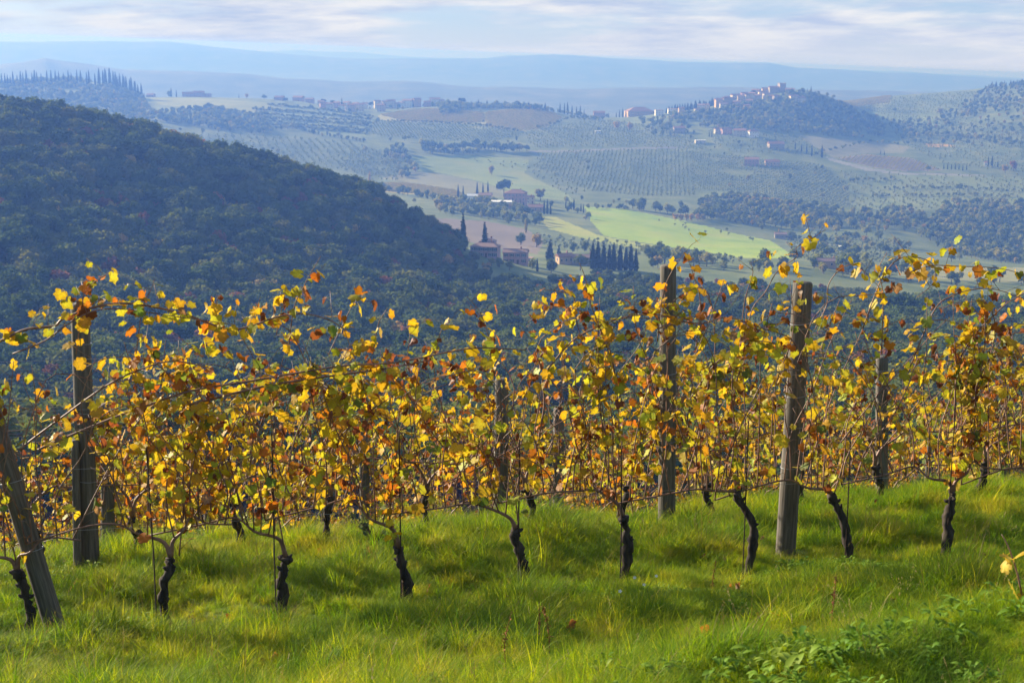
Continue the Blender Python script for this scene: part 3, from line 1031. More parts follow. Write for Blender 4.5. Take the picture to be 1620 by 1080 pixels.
HEDGES = [  # photo polyline, spacing in photo pixels, kind, size in pixels
    ([(668, 236), (700, 240), (740, 236), (790, 240), (835, 240)], 5, 'far_tree', 13),
    ([(672, 243), (720, 246), (760, 243)], 6, 'far_tree', 11),
    ([(1000, 330), (1040, 336), (1080, 342), (1112, 348)], 11, 'far_tree', 16),
    ([(930, 330), (980, 331), (1000, 333)], 9, 'hedge_bush', 7),
    ([(578, 214), (590, 200), (600, 190)], 4, 'hedge_bush', 5),
    ([(850, 204), (880, 196), (905, 187), (950, 190)], 5, 'hedge_bush', 5),
    ([(600, 193), (680, 194), (760, 199), (820, 209)], 4, 'hedge_bush', 4),
    ([(470, 205), (500, 214), (540, 220), (580, 226)], 6, 'far_tree', 7),
    ([(425, 208), (470, 203)], 6, 'far_tree', 8),
    ([(1485, 178), (1490, 186), (1494, 196), (1500, 202)], 3, 'far_tree', 8),
    ([(1375, 186), (1400, 192), (1430, 198), (1480, 204)], 7, 'far_tree', 7),
    ([(1430, 216), (1480, 214), (1530, 219), (1600, 224)], 6, 'far_tree', 7),
    ([(1320, 294), (1350, 288), (1420, 285)], 8, 'hedge_bush', 6),
    ([(1400, 300), (1500, 298), (1620, 304)], 7, 'hedge_bush', 5),
    ([(1380, 312), (1500, 310), (1600, 312)], 7, 'hedge_bush', 5),
    ([(330, 172), (400, 182), (430, 186)], 2.5, 'hedge_bush', 4.5),
    ([(400, 174), (480, 180), (590, 190)], 2.2, 'hedge_bush', 4.5),
    ([(410, 187), (480, 193), (585, 200)], 2.2, 'hedge_bush', 4.5),
    ([(425, 168), (500, 174), (590, 186)], 2.2, 'hedge_bush', 4),
    ([(405, 180), (480, 187), (588, 195)], 2.2, 'hedge_bush', 4),
    ([(420, 193), (490, 200), (582, 207)], 2.2, 'hedge_bush', 4),
    ([(430, 199), (500, 206), (580, 212)], 2.2, 'hedge_bush', 4.5),
    ([(700, 335), (760, 342), (820, 350)], 8, 'far_tree', 11),
    ([(590, 296), (620, 306), (690, 318), (720, 322)], 10, 'far_tree', 13),
    ([(1240, 375), (1300, 384), (1360, 372)], 9, 'hedge_bush', 8),
    ([(1290, 244), (1380, 225), (1440, 230)], 7, 'hedge_bush', 5),
    ([(860, 176), (930, 188), (960, 192)], 6, 'far_tree', 7),
    ([(760, 176), (766, 186), (764, 198)], 5, 'hedge_bush', 4),
]
for pl, sp, kd, hp in HEDGES:
    pl = np.array(pl, float)
    seg = np.r_[0, np.cumsum(np.linalg.norm(np.diff(pl, axis=0), axis=1))]
    for t in np.arange(0, seg[-1], sp):
        t2 = t + TR.uniform(-0.4, 0.4) * sp
        p = hit(np.interp(t2, seg, pl[:, 0]), np.interp(t2, seg, pl[:, 1]) + TR.uniform(-1, 1), 760)
        s = hp * p[1] / FPX / HEIGHT[kd] * TR.uniform(0.7, 1.25)
        e = BULK.setdefault('hedgerow_trees', dict(p=[], s=[], k=[], r=[]))
        e['p'].append(p[None] - [0, 0, 0.2])
        e['s'].append(np.array([s]))
        e['k'].append((kd, int(TR.integers(len(KIND[kd])))))
        e['r'].append(np.array([TR.uniform(0, 6.28)]))
P, px, py = plan_points([(0, 150), (1620, 150), (1620, 420), (900, 420), (230, 200)], 1000, 2450, 42, 42, 0.2, 0.5)
g = (fbm(P[:, 0] / 90, P[:, 1] / 90, 3, 21) > 0.24)
for k, F in enumerate(FIELDS):
    g &= ~inside(F[2], px, py)
bulk('hedgerow_trees', P[g], 'far_tree', 0.5, 1.1)

BULK_LABEL = {'woodland': 'bushy woods on the hills across the valley', 'olive_grove': 'grey green olive groves covering the opposite hillside',
              'distant_vine_rows': 'rows of yellow vines in the far fields', 'hedgerow_trees': 'hedges and loose bushes between the far fields'}
for nm, e in BULK.items():
    kk = sorted(set(e['k']))
    P = np.concatenate(e['p'])
    r = np.concatenate(e['r'])
    z = np.zeros(len(r))
    scatter(nm, P, np.stack([z, z, r], 1), np.concatenate(e['s']), [KIND[a][b][2] for a, b in kk], [kk.index(k) for k in e['k']], BULK_LABEL[nm])

# ------------------------------------------------------------------ trees that stand out in the far view
CYP = [
    # near dark group behind the vines
    ('slim dark cypress in the tall group behind the vineyard posts', 'tall cypress group beyond the vines', 640, 740, [(938, 411, 44), (946, 412, 47), (955, 413, 44), (964, 416, 42), (971, 417, 46), (981, 419, 42), (990, 419, 40), (998, 420, 44), (1006, 420, 37)]),
    ('slim cypress in the line beside the pale valley villa', 'cypresses round the valley villa', 1000, 1800, [(725, 313, 22), (733, 314, 21), (755, 311, 24), (764, 306, 17), (772, 305, 19), (811, 329, 17), (816, 330, 15), (823, 335, 19), (828, 335, 16), (861, 339, 23), (866, 339, 25), (871, 339, 19)]),
    ('small cypress along the lane right of the valley villa', 'cypresses along the villa lane', 1000, 1800, [(895, 330, 13), (901, 331, 15), (908, 332, 19), (919, 335, 14), (923, 337, 15)]),
    ('dark cypress beside the olive grove under the hill town', 'cypresses beside the upper olive grove', 1600, 2250, [(1258, 238, 13), (1268, 241, 14), (1276, 243, 16), (1284, 247, 18), (1300, 251, 21), (1122, 217, 9), (1126, 218, 10)]),
    ('pair cypress standing in the pale field on the right', 'pair of cypresses in the pale field', 1600, 2250, [(1393, 245, 8), (1399, 246, 8)]),
    ('small cypress in the short row right of the striped vineyard', 'cypress row right of the striped vineyard', 1500, 2250, [(1493, 268, 10), (1499, 268, 11), (1505, 269, 10), (1511, 269, 11), (1517, 269, 10), (1523, 270, 11), (1529, 270, 10)]),
    ('solitary large cypress on the right hillside', None, 1500, 2350, [(1573, 228, 16)]),
    ('large dark cypress near the white chapel on the right', 'cypresses near the white chapel', 1500, 2250, [(1563, 264, 17), (1569, 265, 19), (1578, 268, 13)]),
    ('cypress in the dark clump on the middle ridge', 'cypress clump on the middle ridge', 2150, 2500, [(886, 175, 17), (893, 177, 18), (898, 178, 20), (905, 179, 16), (912, 180, 15), (918, 181, 17), (924, 182, 12), (946, 184, 8), (963, 186, 8)]),
    ('cypress beside the long house on the ridge saddle', 'cypresses by the saddle house', 2150, 2500, [(980, 185, 13), (985, 186, 15), (990, 186, 13), (975, 184, 9)]),
    ('single cypress on the skyline left of the ridge village', 'skyline cypresses on the left ridge', 2150, 2500, [(271, 152, 15), (279, 152, 12), (228, 152, 8), (378, 155, 7), (434, 158, 6)]),
    ('cypress above the roofs of the ridge village', 'cypresses of the ridge village', 2150, 2500, [(541, 168, 16), (575, 170, 11), (602, 168, 13), (607, 168, 12), (503, 166, 7)]),
    ('cypress on the shoulder below the hill town', 'cypresses below the hill town', 2050, 2450, [(1122, 180, 12), (1128, 182, 13), (1150, 178, 11), (1157, 178, 13), (1162, 178, 11), (1283, 146, 10), (1277, 146, 7)]),
]
for lb, gp, y0, y1, L in CYP:
    for x, y, h in L:
        o = px_tree('cypress', x, y, h, lb, gp, y0, y1, full=h > 14)
        if h > 34:
            o.scale = (o.scale[0] * 1.5, o.scale[1] * 1.5, o.scale[2])
for x, y, h, lb in [(733, 396, 60, 'tall dark cypress left of the pink farmhouse, the further left of two'), (767, 396, 54, 'tall dark cypress rising right behind the pink farmhouse roof')]:
    o = px_tree('cypress', x, y, h, lb, None, 660, 760)
    o.scale = (o.scale[0] * 1.25, o.scale[1] * 1.25, o.scale[2])
# ridge plantation on the left skyline
rr = np.random.default_rng(5)
for x in np.r_[np.linspace(2, 60, 12), np.linspace(66, 150, 13), np.linspace(155, 223, 20)] + rr.uniform(-2, 2, 45):
    b = np.interp(x, [0, 60, 120, 170, 205, 228], [136, 133, 131, 134, 147, 156])
    px_tree('cypress', x, b + 2, rr.uniform(17, 25) + (4 if x > 155 else 0), 'dark pointed cypress in the plantation on the left ridge crest', 'plantation cypresses on the left ridge', 2150, 2600, full=False)
for x in np.linspace(1558, 1640, 22) + rr.uniform(-2, 2, 22):
    px_tree('conifer', x, np.interp(x, [1558, 1640], [141, 133]), rr.uniform(6, 11), 'dark conifer on the crest of the right ridge', 'crest conifers on the right ridge', 2400, 2800, full=False)
for x in np.linspace(1056, 1138, 26) + rr.uniform(-2, 2, 26):
    px_tree('conifer', x, np.interp(x, [1056, 1138], [180, 166]), rr.uniform(9, 14), 'dark conifer on the sloping shoulder left of the hill town', 'conifers on the hill town shoulder', 2150, 2450, full=False)
for x in np.linspace(706, 862, 34) + rr.uniform(-2, 2, 34):
    px_tree('conifer' if rr.uniform() < .6 else 'far_tree', x, np.interp(x, [706, 760, 862], [170, 168, 175]), rr.uniform(7, 13), 'dark tree in the belt along the middle ridge', 'tree belt on the middle ridge', 2150, 2500, full=False, name='ridge_tree')
for x, y, h, k, lb in [
        (797, 312, 27, 'stone_pine', 'broad dark pine towering behind the pale valley villa'),
        (870, 412, 34, 'conifer', 'dark pyramid shaped conifer right of the pink farmhouse'),
        (884, 414, 26, 'conifer', 'shorter dark conifer beside the pyramid shaped one'),
        (918, 428, 26, 'oak', 'round dark tree left of the tall cypress group'),
        (872, 432, 26, 'oak', 'round grey green tree below the two dark conifers'),
        (850, 430, 22, 'cypress', 'slim dark cypress right below the pink farmhouse'),
        (1033, 424, 18, 'oak', 'dark round bush right of the tall cypress group'),
        (750, 416, 20, 'oak', 'dark tree hiding the left end of the long pink farmhouse'),
        (790, 424, 17, 'far_tree', 'round bushy tree before the gap between the two pink houses'),
        (806, 428, 15, 'far_tree', 'low tree on the lawn below the right pink house'),
        (842, 426, 18, 'far_tree', 'round tree in front of the small white shed'),
        (778, 421, 13, 'far_tree', 'low tree in front of the long pink farmhouse'),
        (832, 369, 21, 'poplar', 'upright yellow poplar at the edge of the ploughed field'),
        (824, 388, 20, 'far_tree', 'round grey green tree on the edge of the ploughed field'),
        (849, 391, 22, 'yellow_tree', 'round yellow green tree in front of the olive grove'),
        (906, 399, 17, 'far_tree', 'pale round tree left of the tall cypress group'),
        (925, 398, 18, 'far_tree', 'pale round tree just behind the tall cypress group'),
        (778, 277, 15, 'yellow_tree', 'lone yellow tree on the pale pasture above the villa'),
        (585, 292, 22, 'poplar', 'orange yellow poplar at the edge of the left wood'),
        (855, 318, 20, 'yellow_tree', 'big yellow tree right of the villa roof'),
        (770, 316, 13, 'yellow_tree', 'yellow tree left of the villa'),
        (1012, 333, 18, 'far_tree', 'large round tree at the top of the bright meadow'),
        (1038, 332, 14, 'far_tree', 'smaller round tree at the top of the bright meadow'),
        (1232, 372, 12, 'poplar', 'small yellow poplar by the house right of the meadow'),
        (1365, 340, 15, 'far_tree', 'round pale tree below the terraces'),
        (1393, 350, 11, 'far_tree', 'small round pale tree in the dark field'),
        (1518, 303, 12, 'far_tree', 'round bush on the light green terraces'),
        (976, 206, 14, 'yellow_tree', 'yellow tree below the saddle house'),
        (996, 207, 13, 'yellow_tree', 'second yellow tree below the saddle house, further right'),
        (1191, 146, 9, 'stone_pine', 'umbrella pine above the roofs of the hill town'),
        (452, 163, 8, 'stone_pine', 'umbrella pine at the left end of the ridge village'),
        (512, 166, 9, 'stone_pine', 'umbrella pine over the first roofs of the ridge village'),
        (527, 167, 9, 'stone_pine', 'second umbrella pine over the first roofs of the ridge village'),
        (552, 169, 9, 'stone_pine', 'umbrella pine right of the village cypress'),
        (588, 171, 10, 'stone_pine', 'umbrella pine before the upper village houses'),
        (731, 163, 13, 'stone_pine', 'umbrella pine on top of the middle ridge'),
        (268, 152, 10, 'far_tree', 'round tree beside the skyline cypress'),
        (390, 156, 8, 'yellow_tree', 'yellow tree on the left ridge skyline'),
        (418, 158, 8, 'far_tree', 'dark round tree on the left ridge skyline'),
        (1603, 272, 16, 'russet_tree', 'reddish tree at the right end of the hillside'),
        (1590, 274, 14, 'yellow_tree', 'yellow tree beside the reddish one on the right')]:
    px_tree(k, x, y, h, lb, None, 640, 2600)
for i, x in enumerate(np.r_[np.linspace(1246, 1296, 14), np.linspace(1205, 1240, 7), np.linspace(1120, 1200, 16)] + rr.uniform(-2, 2, 37)):
    px_tree('far_tree', x, np.interp(x, [1120, 1200, 1240, 1270, 1300], [178, 163, 153, 147, 153]) + rr.uniform(0, 6), rr.uniform(5, 9), 'round tree among the houses and walls of the hill town', 'trees within the hill town', 2100, 2450, full=False)
for x in np.r_[np.linspace(495, 700, 15)] + rr.uniform(-5, 5, 15):
    px_tree('far_tree', x, np.interp(x, [495, 560, 620, 700], [174, 178, 174, 168]) + rr.uniform(-6, 3), rr.uniform(5, 9), 'round tree between the houses of the ridge village', 'trees within the ridge village', 2100, 2450, full=False)
for x in np.linspace(1068, 1112, 6):
    px_tree('yellow_tree', x, 350, 12, 'bright yellow tree in the row above the meadow', 'yellow tree row above the meadow', 1000, 1700, full=False)
for x in np.linspace(1172, 1232, 7):
    px_tree('yellow_tree', x, 321 + (x - 1172) * .08, 12, 'orange yellow tree along the top of the valley wood', 'yellow trees over the valley wood', 1150, 1800, full=False)

# ------------------------------------------------------------------ houses
plaster = {
    'pink': diffuse_mat('pink_plaster', (0.36, 0.22, 0.21), (0.44, 0.28, 0.26), 0.6),
    'cream': diffuse_mat('cream_plaster', (0.46, 0.40, 0.30), (0.54, 0.47, 0.36), 0.6),
    'white': diffuse_mat('white_plaster', (0.62, 0.60, 0.56), (0.70, 0.68, 0.64), 0.6),
    'stone': diffuse_mat('stone_wall', (0.24, 0.20, 0.16), (0.36, 0.30, 0.24), 0.9),
    'ochre': diffuse_mat('ochre_plaster', (0.42, 0.29, 0.17), (0.48, 0.34, 0.21), 0.6),
}
tiles = diffuse_mat('roof_tiles', (0.24, 0.13, 0.09), (0.32, 0.18, 0.125), 0.9, coord='obj')
tiles2 = diffuse_mat('weathered_roof_tiles', (0.26, 0.17, 0.14), (0.34, 0.22, 0.18), 0.9, coord='obj')
metal_roof = diffuse_mat('pale_sheet_roof', (0.62, 0.62, 0.62), (0.70, 0.70, 0.69), 0.5)
glass = diffuse_mat('dark_window_glass', (0.02, 0.025, 0.03), (0.04, 0.045, 0.05), 0.5, rough=0.3, spec=0.5)
frame_m = diffuse_mat('window_frame_paint', (0.5, 0.48, 0.44), (0.56, 0.54, 0.5), 1.0)
shutter_m = diffuse_mat('shutter_paint', (0.05, 0.08, 0.06), (0.07, 0.10, 0.075), 1.0)
door_m = diffuse_mat('door_wood', (0.10, 0.06, 0.035), (0.14, 0.085, 0.05), 2.0)
brickm = diffuse_mat('chimney_brick', (0.30, 0.16, 0.11), (0.36, 0.20, 0.14), 2.0)


def roof_mb(w, d, z, rise, hip=False, over=0.45, thick=0.18):
    """gable or hipped roof along x with an eave overhang and real thickness"""
    b = MB()
    W, D = w / 2 + over, d / 2 + over
    ze = z - 0.12
    rx = W - (D * 0.9 if hip else 0)
    for dz in (0.0, thick):
        pass
    top = [(-W, -D, ze + thick), (W, -D, ze + thick), (W, D, ze + thick), (-W, D, ze + thick), (-rx, 0, ze + rise + thick), (rx, 0, ze + rise + thick)]
    bot = [(x, y, q - thick) for x, y, q in top]
    b.add(top + bot, [(0, 1, 5, 4), (2, 3, 4, 5), (1, 2, 5), (3, 0, 4), (7, 6, 10, 11), (9, 8, 11, 10), (8, 7, 11), (6, 9, 10),
                      (6, 7, 1, 0), (7, 8, 2, 1), (8, 9, 3, 2), (9, 6, 0, 3)])
    # ridge tiles
    b.tube([(-rx, 0, ze + rise + thick), (rx, 0, ze + rise + thick)], 0.13, 5)
    return b


HM = {}


def shared(key, make):
    if key not in HM:
        HM[key] = make()
    return HM[key]


def wall_mesh(w, d, h, gable, mat):
    def mk():
        b = MB()
        if gable > 0:
            v = [(sx * w / 2, sy * d / 2, z) for z in (-1.5, h) for sx, sy in ((-1, -1), (1, -1), (1, 1), (-1, 1))] + [(-w / 2, 0, h + gable), (w / 2, 0, h + gable)]
            b.add(v, [(0, 1, 5, 4), (2, 3, 7, 6), (1, 2, 6, 9, 5), (3, 0, 4, 8, 7)])
        else:
            b.box((0, 0, (h - 1.5) / 2), (w, d, h + 1.5))
        return b.mesh('wall', [plaster[mat]])
    return shared(('wall', round(w, 1), round(d, 1), round(h, 1), round(gable, 1), mat), mk)


def window_meshes(w, h):
    def mk():
        f = MB()
        for sx in (-1, 1):
            f.box((sx * (w / 2 + .05), 0, 0), (.1, .16, h + .2))
        for sz in (-1, 1):
            f.box((0, 0, sz * (h / 2 + .05)), (w, .16, .1))
        f.box((0, 0, 0), (.06, .12, h))
        p = MB()
        p.box((0, 0, 0), (w - 0.01, .06, h - 0.01))
        s = MB()
        for sx in (-1, 1):
            s.box((sx * (w * .78 + .12), -.06, 0), (w * .46, .06, h + .1))
        return f.mesh('window', [frame_m]), p.mesh('pane', [glass]), s.mesh('shutter', [shutter_m])
    return shared(('win', w, h), mk)


def house(px, py, wpx, hpx, label, mat='cream', rz=0.0, roof='gable', rtile=None, group=None, cat='house', depth=0.7, ymin=640, ymax=2600, wins=None, floors=None, pos=None, name='house', shutters=False, sink=0.0, chimney=True):
    p = hit(px, py, ymin, ymax) if pos is None else np.array(pos, float)
    k = p[1] / FPX
    w, h = round(wpx * k, 1), round(max(2.6, hpx * k), 1)
    d = round(max(5.0, w * depth), 1)
    o = empty(name, (p[0], p[1] + d * 0.3, p[2] - sink), rz)
    rise = round(d * 0.2, 2)
    add('wall', wall_mesh(w, d, h, rise * 0.93 if roof == 'gable' else 0, mat), o)
    rt = rtile or tiles
    if roof == 'flat':
        b = MB()
        b.box((0, 0, h + .15), (w + .8, d + .8, .3))
        add('roof', b.mesh('roof', [rt]), o)
    elif roof == 'tower':
        b = MB()
        b.box((0, 0, h + .25), (w + .7, d + .7, .5))
        n = max(3, int(w / 2))
        for i in range(n):
            for s in (-1, 1):
                t = -w / 2 + (i + .5) * w / n
                b.box((t, s * (d / 2 + .1), h + 1.0), (w / n * .55, .5, 1.0))
                b.box((s * (w / 2 + .1), t * d / w, h + 1.0), (.5, w / n * .5, 1.0))
        add('battlement', b.mesh('battlement', [plaster[mat]]), o)
    else:
        r = add('roof', roof_mb(w, d, h, rise + 0.25, roof == 'hip').mesh('roof', [rt]), o)
        if chimney:
            b = MB()
            b.box((w * .22, d * .12, h + rise + .5), (.7, .7, 1.6))
            b.box((w * .22, d * .12, h + rise + 1.36), (.9, .9, .12))
            add('chimney', b.mesh('chimney', [brickm]), r)
    fl = floors or max(1, int(h / 2.9))
    nw = wins if wins is not None else max(2, int(w / 3.6))
    fm, pm, sm = window_meshes(0.95, 1.35)
    for f in range(fl):
        for i in range(nw):
            if f == 0 and i == nw // 2 and fl > 1:
                b = shared('door', lambda: None)
                def mkd():
                    m = MB()
                    m.box((0, 0, 1.05), (1.1, .12, 2.1))
                    return m.mesh('door', [door_m])
                add('door', shared('door_mesh', mkd), o, (-w / 2 + (i + .5) * w / nw, -d / 2 - .03, 0.0))
                continue
            z = h * (f + .55) / fl
            ww = add('window', fm, o, (-w / 2 + (i + .5) * w / nw, -d / 2 - .03, z))
            add('pane', pm, ww)
            if shutters:
                add('shutter', sm, ww)
    if roof == 'gable' or roof == 'hip':
        for s in (-1, 1):
            if w > 7:
                ww = add('window', fm, o, (s * (w / 2 + .03), 0, h * .6), rot=(0, 0, s * math.pi / 2))
                add('pane', pm, ww)
    tag(o, label, cat, group)
    return o


# the pink farmhouse and its neighbours beyond the vines
house(768, 407, 44, 17, 'long pink farmhouse with a brown tiled roof below the two cypresses', 'pink', R(-14), 'hip', tiles2, depth=0.5, ymin=640, ymax=760, wins=6, floors=2, shutters=True)
house(772, 396, 24, 23, 'taller rear wing of the pink farmhouse with a hipped roof', 'pink', R(-14), 'hip', tiles2, depth=0.6, ymin=660, ymax=780, wins=3, floors=3)
house(816, 417, 38, 18, 'pink house with a low tiled roof right of the long farmhouse', 'pink', R(-10), 'gable', tiles2, depth=0.5, ymin=640, ymax=760, wins=4, floors=2, shutters=True)
house(838, 417, 9, 8, 'small white shed at the right end of the pink house', 'white', R(-10), 'flat', tiles2, ymin=640, ymax=760, wins=1, chimney=False, name='shed', cat='shed')
house(893, 412, 24, 13, 'low red tiled house right of the dark conifers', 'ochre', R(20), 'gable', tiles, ymin=640, ymax=760, wins=3, floors=1)
house(925, 414, 40, 13, 'long low house with a brown roof behind the cypress group', 'stone', R(-6), 'gable', tiles2, depth=0.4, ymin=640, ymax=760, wins=5, floors=1)
# the villa in the valley
house(816, 325, 34, 19, 'pale pink villa with a red hipped roof among cypresses', 'pink', R(-8), 'hip', tiles, ymin=1050, ymax=1700, wins=6, floors=3)
house(792, 328, 38, 8, 'low shed with a bright white flat roof before the villa', 'cream', R(-6), 'flat', metal_roof, ymin=1050, ymax=1700, wins=4, chimney=False, name='shed', cat='shed')
house(748, 319, 17, 9, 'white house with a pale roof left of the villa', 'white', R(-10), 'gable', metal_roof, ymin=1050, ymax=1700)
house(768, 321, 20, 12, 'cream house between the white house and the villa', 'cream', R(-8), 'gable', tiles2, ymin=1050, ymax=1700)
house(838, 322, 14, 10, 'small house at the right side of the villa', 'cream', R(10), 'gable', tiles, ymin=1050, ymax=1700)
house(848, 335, 24, 7, 'long low red barn below the villa cypresses', 'ochre', R(-4), 'gable', tiles, ymin=1050, ymax=1700, name='barn', cat='barn')
# right of the meadow and behind the vines
house(1241, 379, 30, 8, 'long low house at the right end of the bright meadow', 'stone', R(-6), 'gable', tiles2, ymin=850, ymax=1500, depth=.4)
house(1310, 424, 44, 11, 'low building in the dark trees behind the right vineyard post', 'ochre', R(-4), 'gable', tiles2, ymin=700, ymax=1100, depth=.35)
house(1345, 430, 22, 8, 'small pale roofed house right of the low dark building', 'cream', R(-8), 'gable', metal_roof, ymin=700, ymax=1100)
house(1336, 395, 14, 3, 'small shed with a white roof among the lower olives', 'white', 0, 'flat', metal_roof, ymin=850, ymax=1500, wins=1, name='shed', cat='shed', chimney=False)
# slopes below the hill town
for x, y, w, h, m, rf, lb in [
        (1190, 263, 22, 10, 'pink', 'gable', 'pink house standing in the upper olive grove'), (1222, 263, 21, 7, 'ochre', 'gable', 'low red roofed house right of the pink grove house'),
        (1191, 218, 17, 9, 'white', 'hip', 'white house on the slope below the hill town'), (1171, 217, 19, 9, 'cream', 'gable', 'cream house left of the white slope house'),
        (1149, 213, 16, 8, 'pink', 'gable', 'faded pink house furthest left on the slope below town'), (1136, 212, 11, 7, 'cream', 'gable', 'small cream house at the left end of the slope houses'),
        (1228, 236, 24, 8, 'stone', 'gable', 'stone farmhouse in the trees above the olive grove'), (1108, 228, 16, 5, 'cream', 'flat', 'low pale building left in the olive terraces'),
        (946, 212, 9, 4, 'white', 'flat', 'small white roof below the middle ridge'), (1560, 264, 5, 6, 'white', 'gable', 'tiny white chapel near the large cypresses on the right'),
        (1075, 212, 18, 8, 'stone', 'gable', 'stone house half hidden in trees below the saddle')]:
    house(x, y, w, h, lb, m, R(float(rr.uniform(-20, 20))), rf, metal_roof if rf == 'flat' else None, ymin=1400, ymax=2350)
# saddle
for x, y, w, h, m, rf, lb in [
        (1012, 181, 42, 8, 'ochre', 'hip', 'very long pale house with a red roof on the ridge saddle'), (1043, 183, 13, 9, 'white', 'flat', 'white block at the right end of the long saddle house'),
        (948, 184, 18, 8, 'pink', 'gable', 'low pink house left of the saddle cypresses'), (1066, 179, 18, 7, 'white', 'flat', 'low white hall at the foot of the hill town shoulder'),
        (1078, 180, 9, 9, 'ochre', 'gable', 'small ochre house right of the low white hall')]:
    house(x, y, w, h, lb, m, R(float(rr.uniform(-8, 8))), rf, ymin=2100, ymax=2480, sink=0.5)
# hill town
tw = hit(1237, 146, 2150, 2400)
house(1237, 146, 10, 12.5, 'square stone tower crowning the hill town', 'stone', R(12), 'tower', ymin=2150, ymax=2400, depth=1.0, name='tower', cat='tower', wins=2, floors=3)
house(1225, 148, 17, 9, 'big stone castle block left of the square tower', 'stone', R(8), 'gable', tiles2, ymin=2150, ymax=2400, depth=.5, name='castle', cat='castle')
house(1250, 149, 14, 6, 'stone wing right of the square tower', 'stone', R(-10), 'gable', tiles2, ymin=2150, ymax=2400, name='castle_wing', cat='castle')
house(1210, 150, 9, 9, 'tall church like building on the left edge of the castle', 'ochre', R(5), 'gable', tiles2, ymin=2150, ymax=2400, name='church', cat='church')
TOWN = [(1110, 175, 12, 9), (1104, 179, 10, 7), (1118, 172, 9, 7), (1139, 169, 15, 11), (1148, 167, 12, 11), (1133, 165, 9, 7), (1150, 160, 10, 7), (1157, 164, 11, 8),
        (1164, 156, 14, 7), (1172, 160, 10, 8), (1178, 153, 11, 7), (1183, 158, 12, 8), (1190, 156, 11, 9), (1196, 150, 12, 8), (1199, 159, 10, 8), (1205, 155, 10, 9),
        (1213, 157, 11, 8), (1220, 157, 9, 6), (1228, 158, 10, 7), (1166, 167, 12, 7), (1186, 165, 11, 6), (1145, 174, 12, 9), (1256, 160, 13, 9), (1268, 163, 12, 7), (1182, 172, 10, 6)]
for i, (x, y, w, h) in enumerate(TOWN):
    m = ['cream', 'pink', 'cream', 'ochre', 'stone', 'cream', 'stone'][int(rr.integers(7))]
    if i == 22:
        lb, gp = 'separate pinkish house on the slope right under the castle', None
    elif i == 23:
        lb, gp = 'lower house beside the pinkish one under the castle', None
    else:
        lb, gp = 'small tiled house stepping down the slope of the hill town', 'houses of the hill town'
    house(x, y + 1, w, h, lb, m, R(float(rr.uniform(-30, 30))), 'gable', tiles if rr.uniform() < .6 else tiles2, group=gp, ymin=2050, ymax=2420, sink=0.4)
# ridge village
VILL = [(512, 173, 12, 7), (508, 169, 10, 6), (522, 175, 11, 8), (533, 172, 10, 7), (541, 176, 10, 7), (549, 173, 11, 8), (556, 177, 12, 8), (563, 172, 10, 6), (570, 176, 12, 8), (577, 172, 9, 6),
        (597, 172, 10, 9), (603, 177, 12, 8), (610, 170, 11, 8), (618, 165, 14, 9), (605, 164, 9, 6), (645, 163, 16, 9), (659, 162, 12, 10), (636, 165, 10, 7), (676, 163, 11, 6), (688, 161, 17, 9), (698, 161, 9, 7), (630, 168, 9, 6)]
for i, (x, y, w, h) in enumerate(VILL):
    m = ['cream', 'pink', 'white', 'pink', 'ochre', 'cream', 'white'][int(rr.integers(7))]
    if i < 10:
        lb, gp = 'small red roofed house in the left half of the ridge village', 'houses of the ridge village'
    elif i < 15:
        lb, gp = 'red roofed house in the upper cluster of the ridge village', 'upper houses of the ridge village'
    else:
        lb, gp = 'reddish house strung along the ridge right of the village', 'houses along the ridge right of the village'
    house(x, y, w, h * 1.3, lb, m, R(float(rr.uniform(-30, 30))), 'gable', tiles if rr.uniform() < .75 else tiles2, group=gp, ymin=2050, ymax=2450, sink=0.4)
for x, y, w, h, lb in [(238, 152, 12, 4, 'low pink house at the left end of the skyline ridge'), (297, 153, 18, 5, 'long pink farmhouse on the left skyline ridge'), (314, 152, 17, 7, 'taller red roofed farmhouse on the left skyline ridge'),
                       (328, 153, 10, 4, 'small red shed right of the skyline farmhouse'), (442, 159, 14, 5, 'long low house on the ridge left of the village'), (472, 160, 16, 6, 'red house between pines left of the village'), (490, 163, 12, 6, 'orange house just left of the village pines')]:
    house(x, y, w, h, lb, 'pink', R(float(rr.uniform(-15, 15))), 'gable', ymin=2050, ymax=2480, sink=0.3)

# ------------------------------------------------------------------ vineyard materials
VR = np.random.default_rng(77)
m_vbark = diffuse_mat('vine_bark', (0.020, 0.016, 0.013), (0.075, 0.060, 0.046), 22.0, coord='obj', stretch=(1, 1, 0.25), bump=0.6, spec=0.1)
m_cane = diffuse_mat('cane_bark', (0.13, 0.062, 0.042), (0.26, 0.15, 0.10), 14.0, rough=0.6, spec=0.35)
m_stake = diffuse_mat('rusty_rod', (0.03, 0.02, 0.016), (0.06, 0.04, 0.03), 20.0)
m_wire = diffuse_mat('galvanised_wire', (0.22, 0.23, 0.25), (0.32, 0.33, 0.35), 10.0, rough=0.45, spec=0.5)


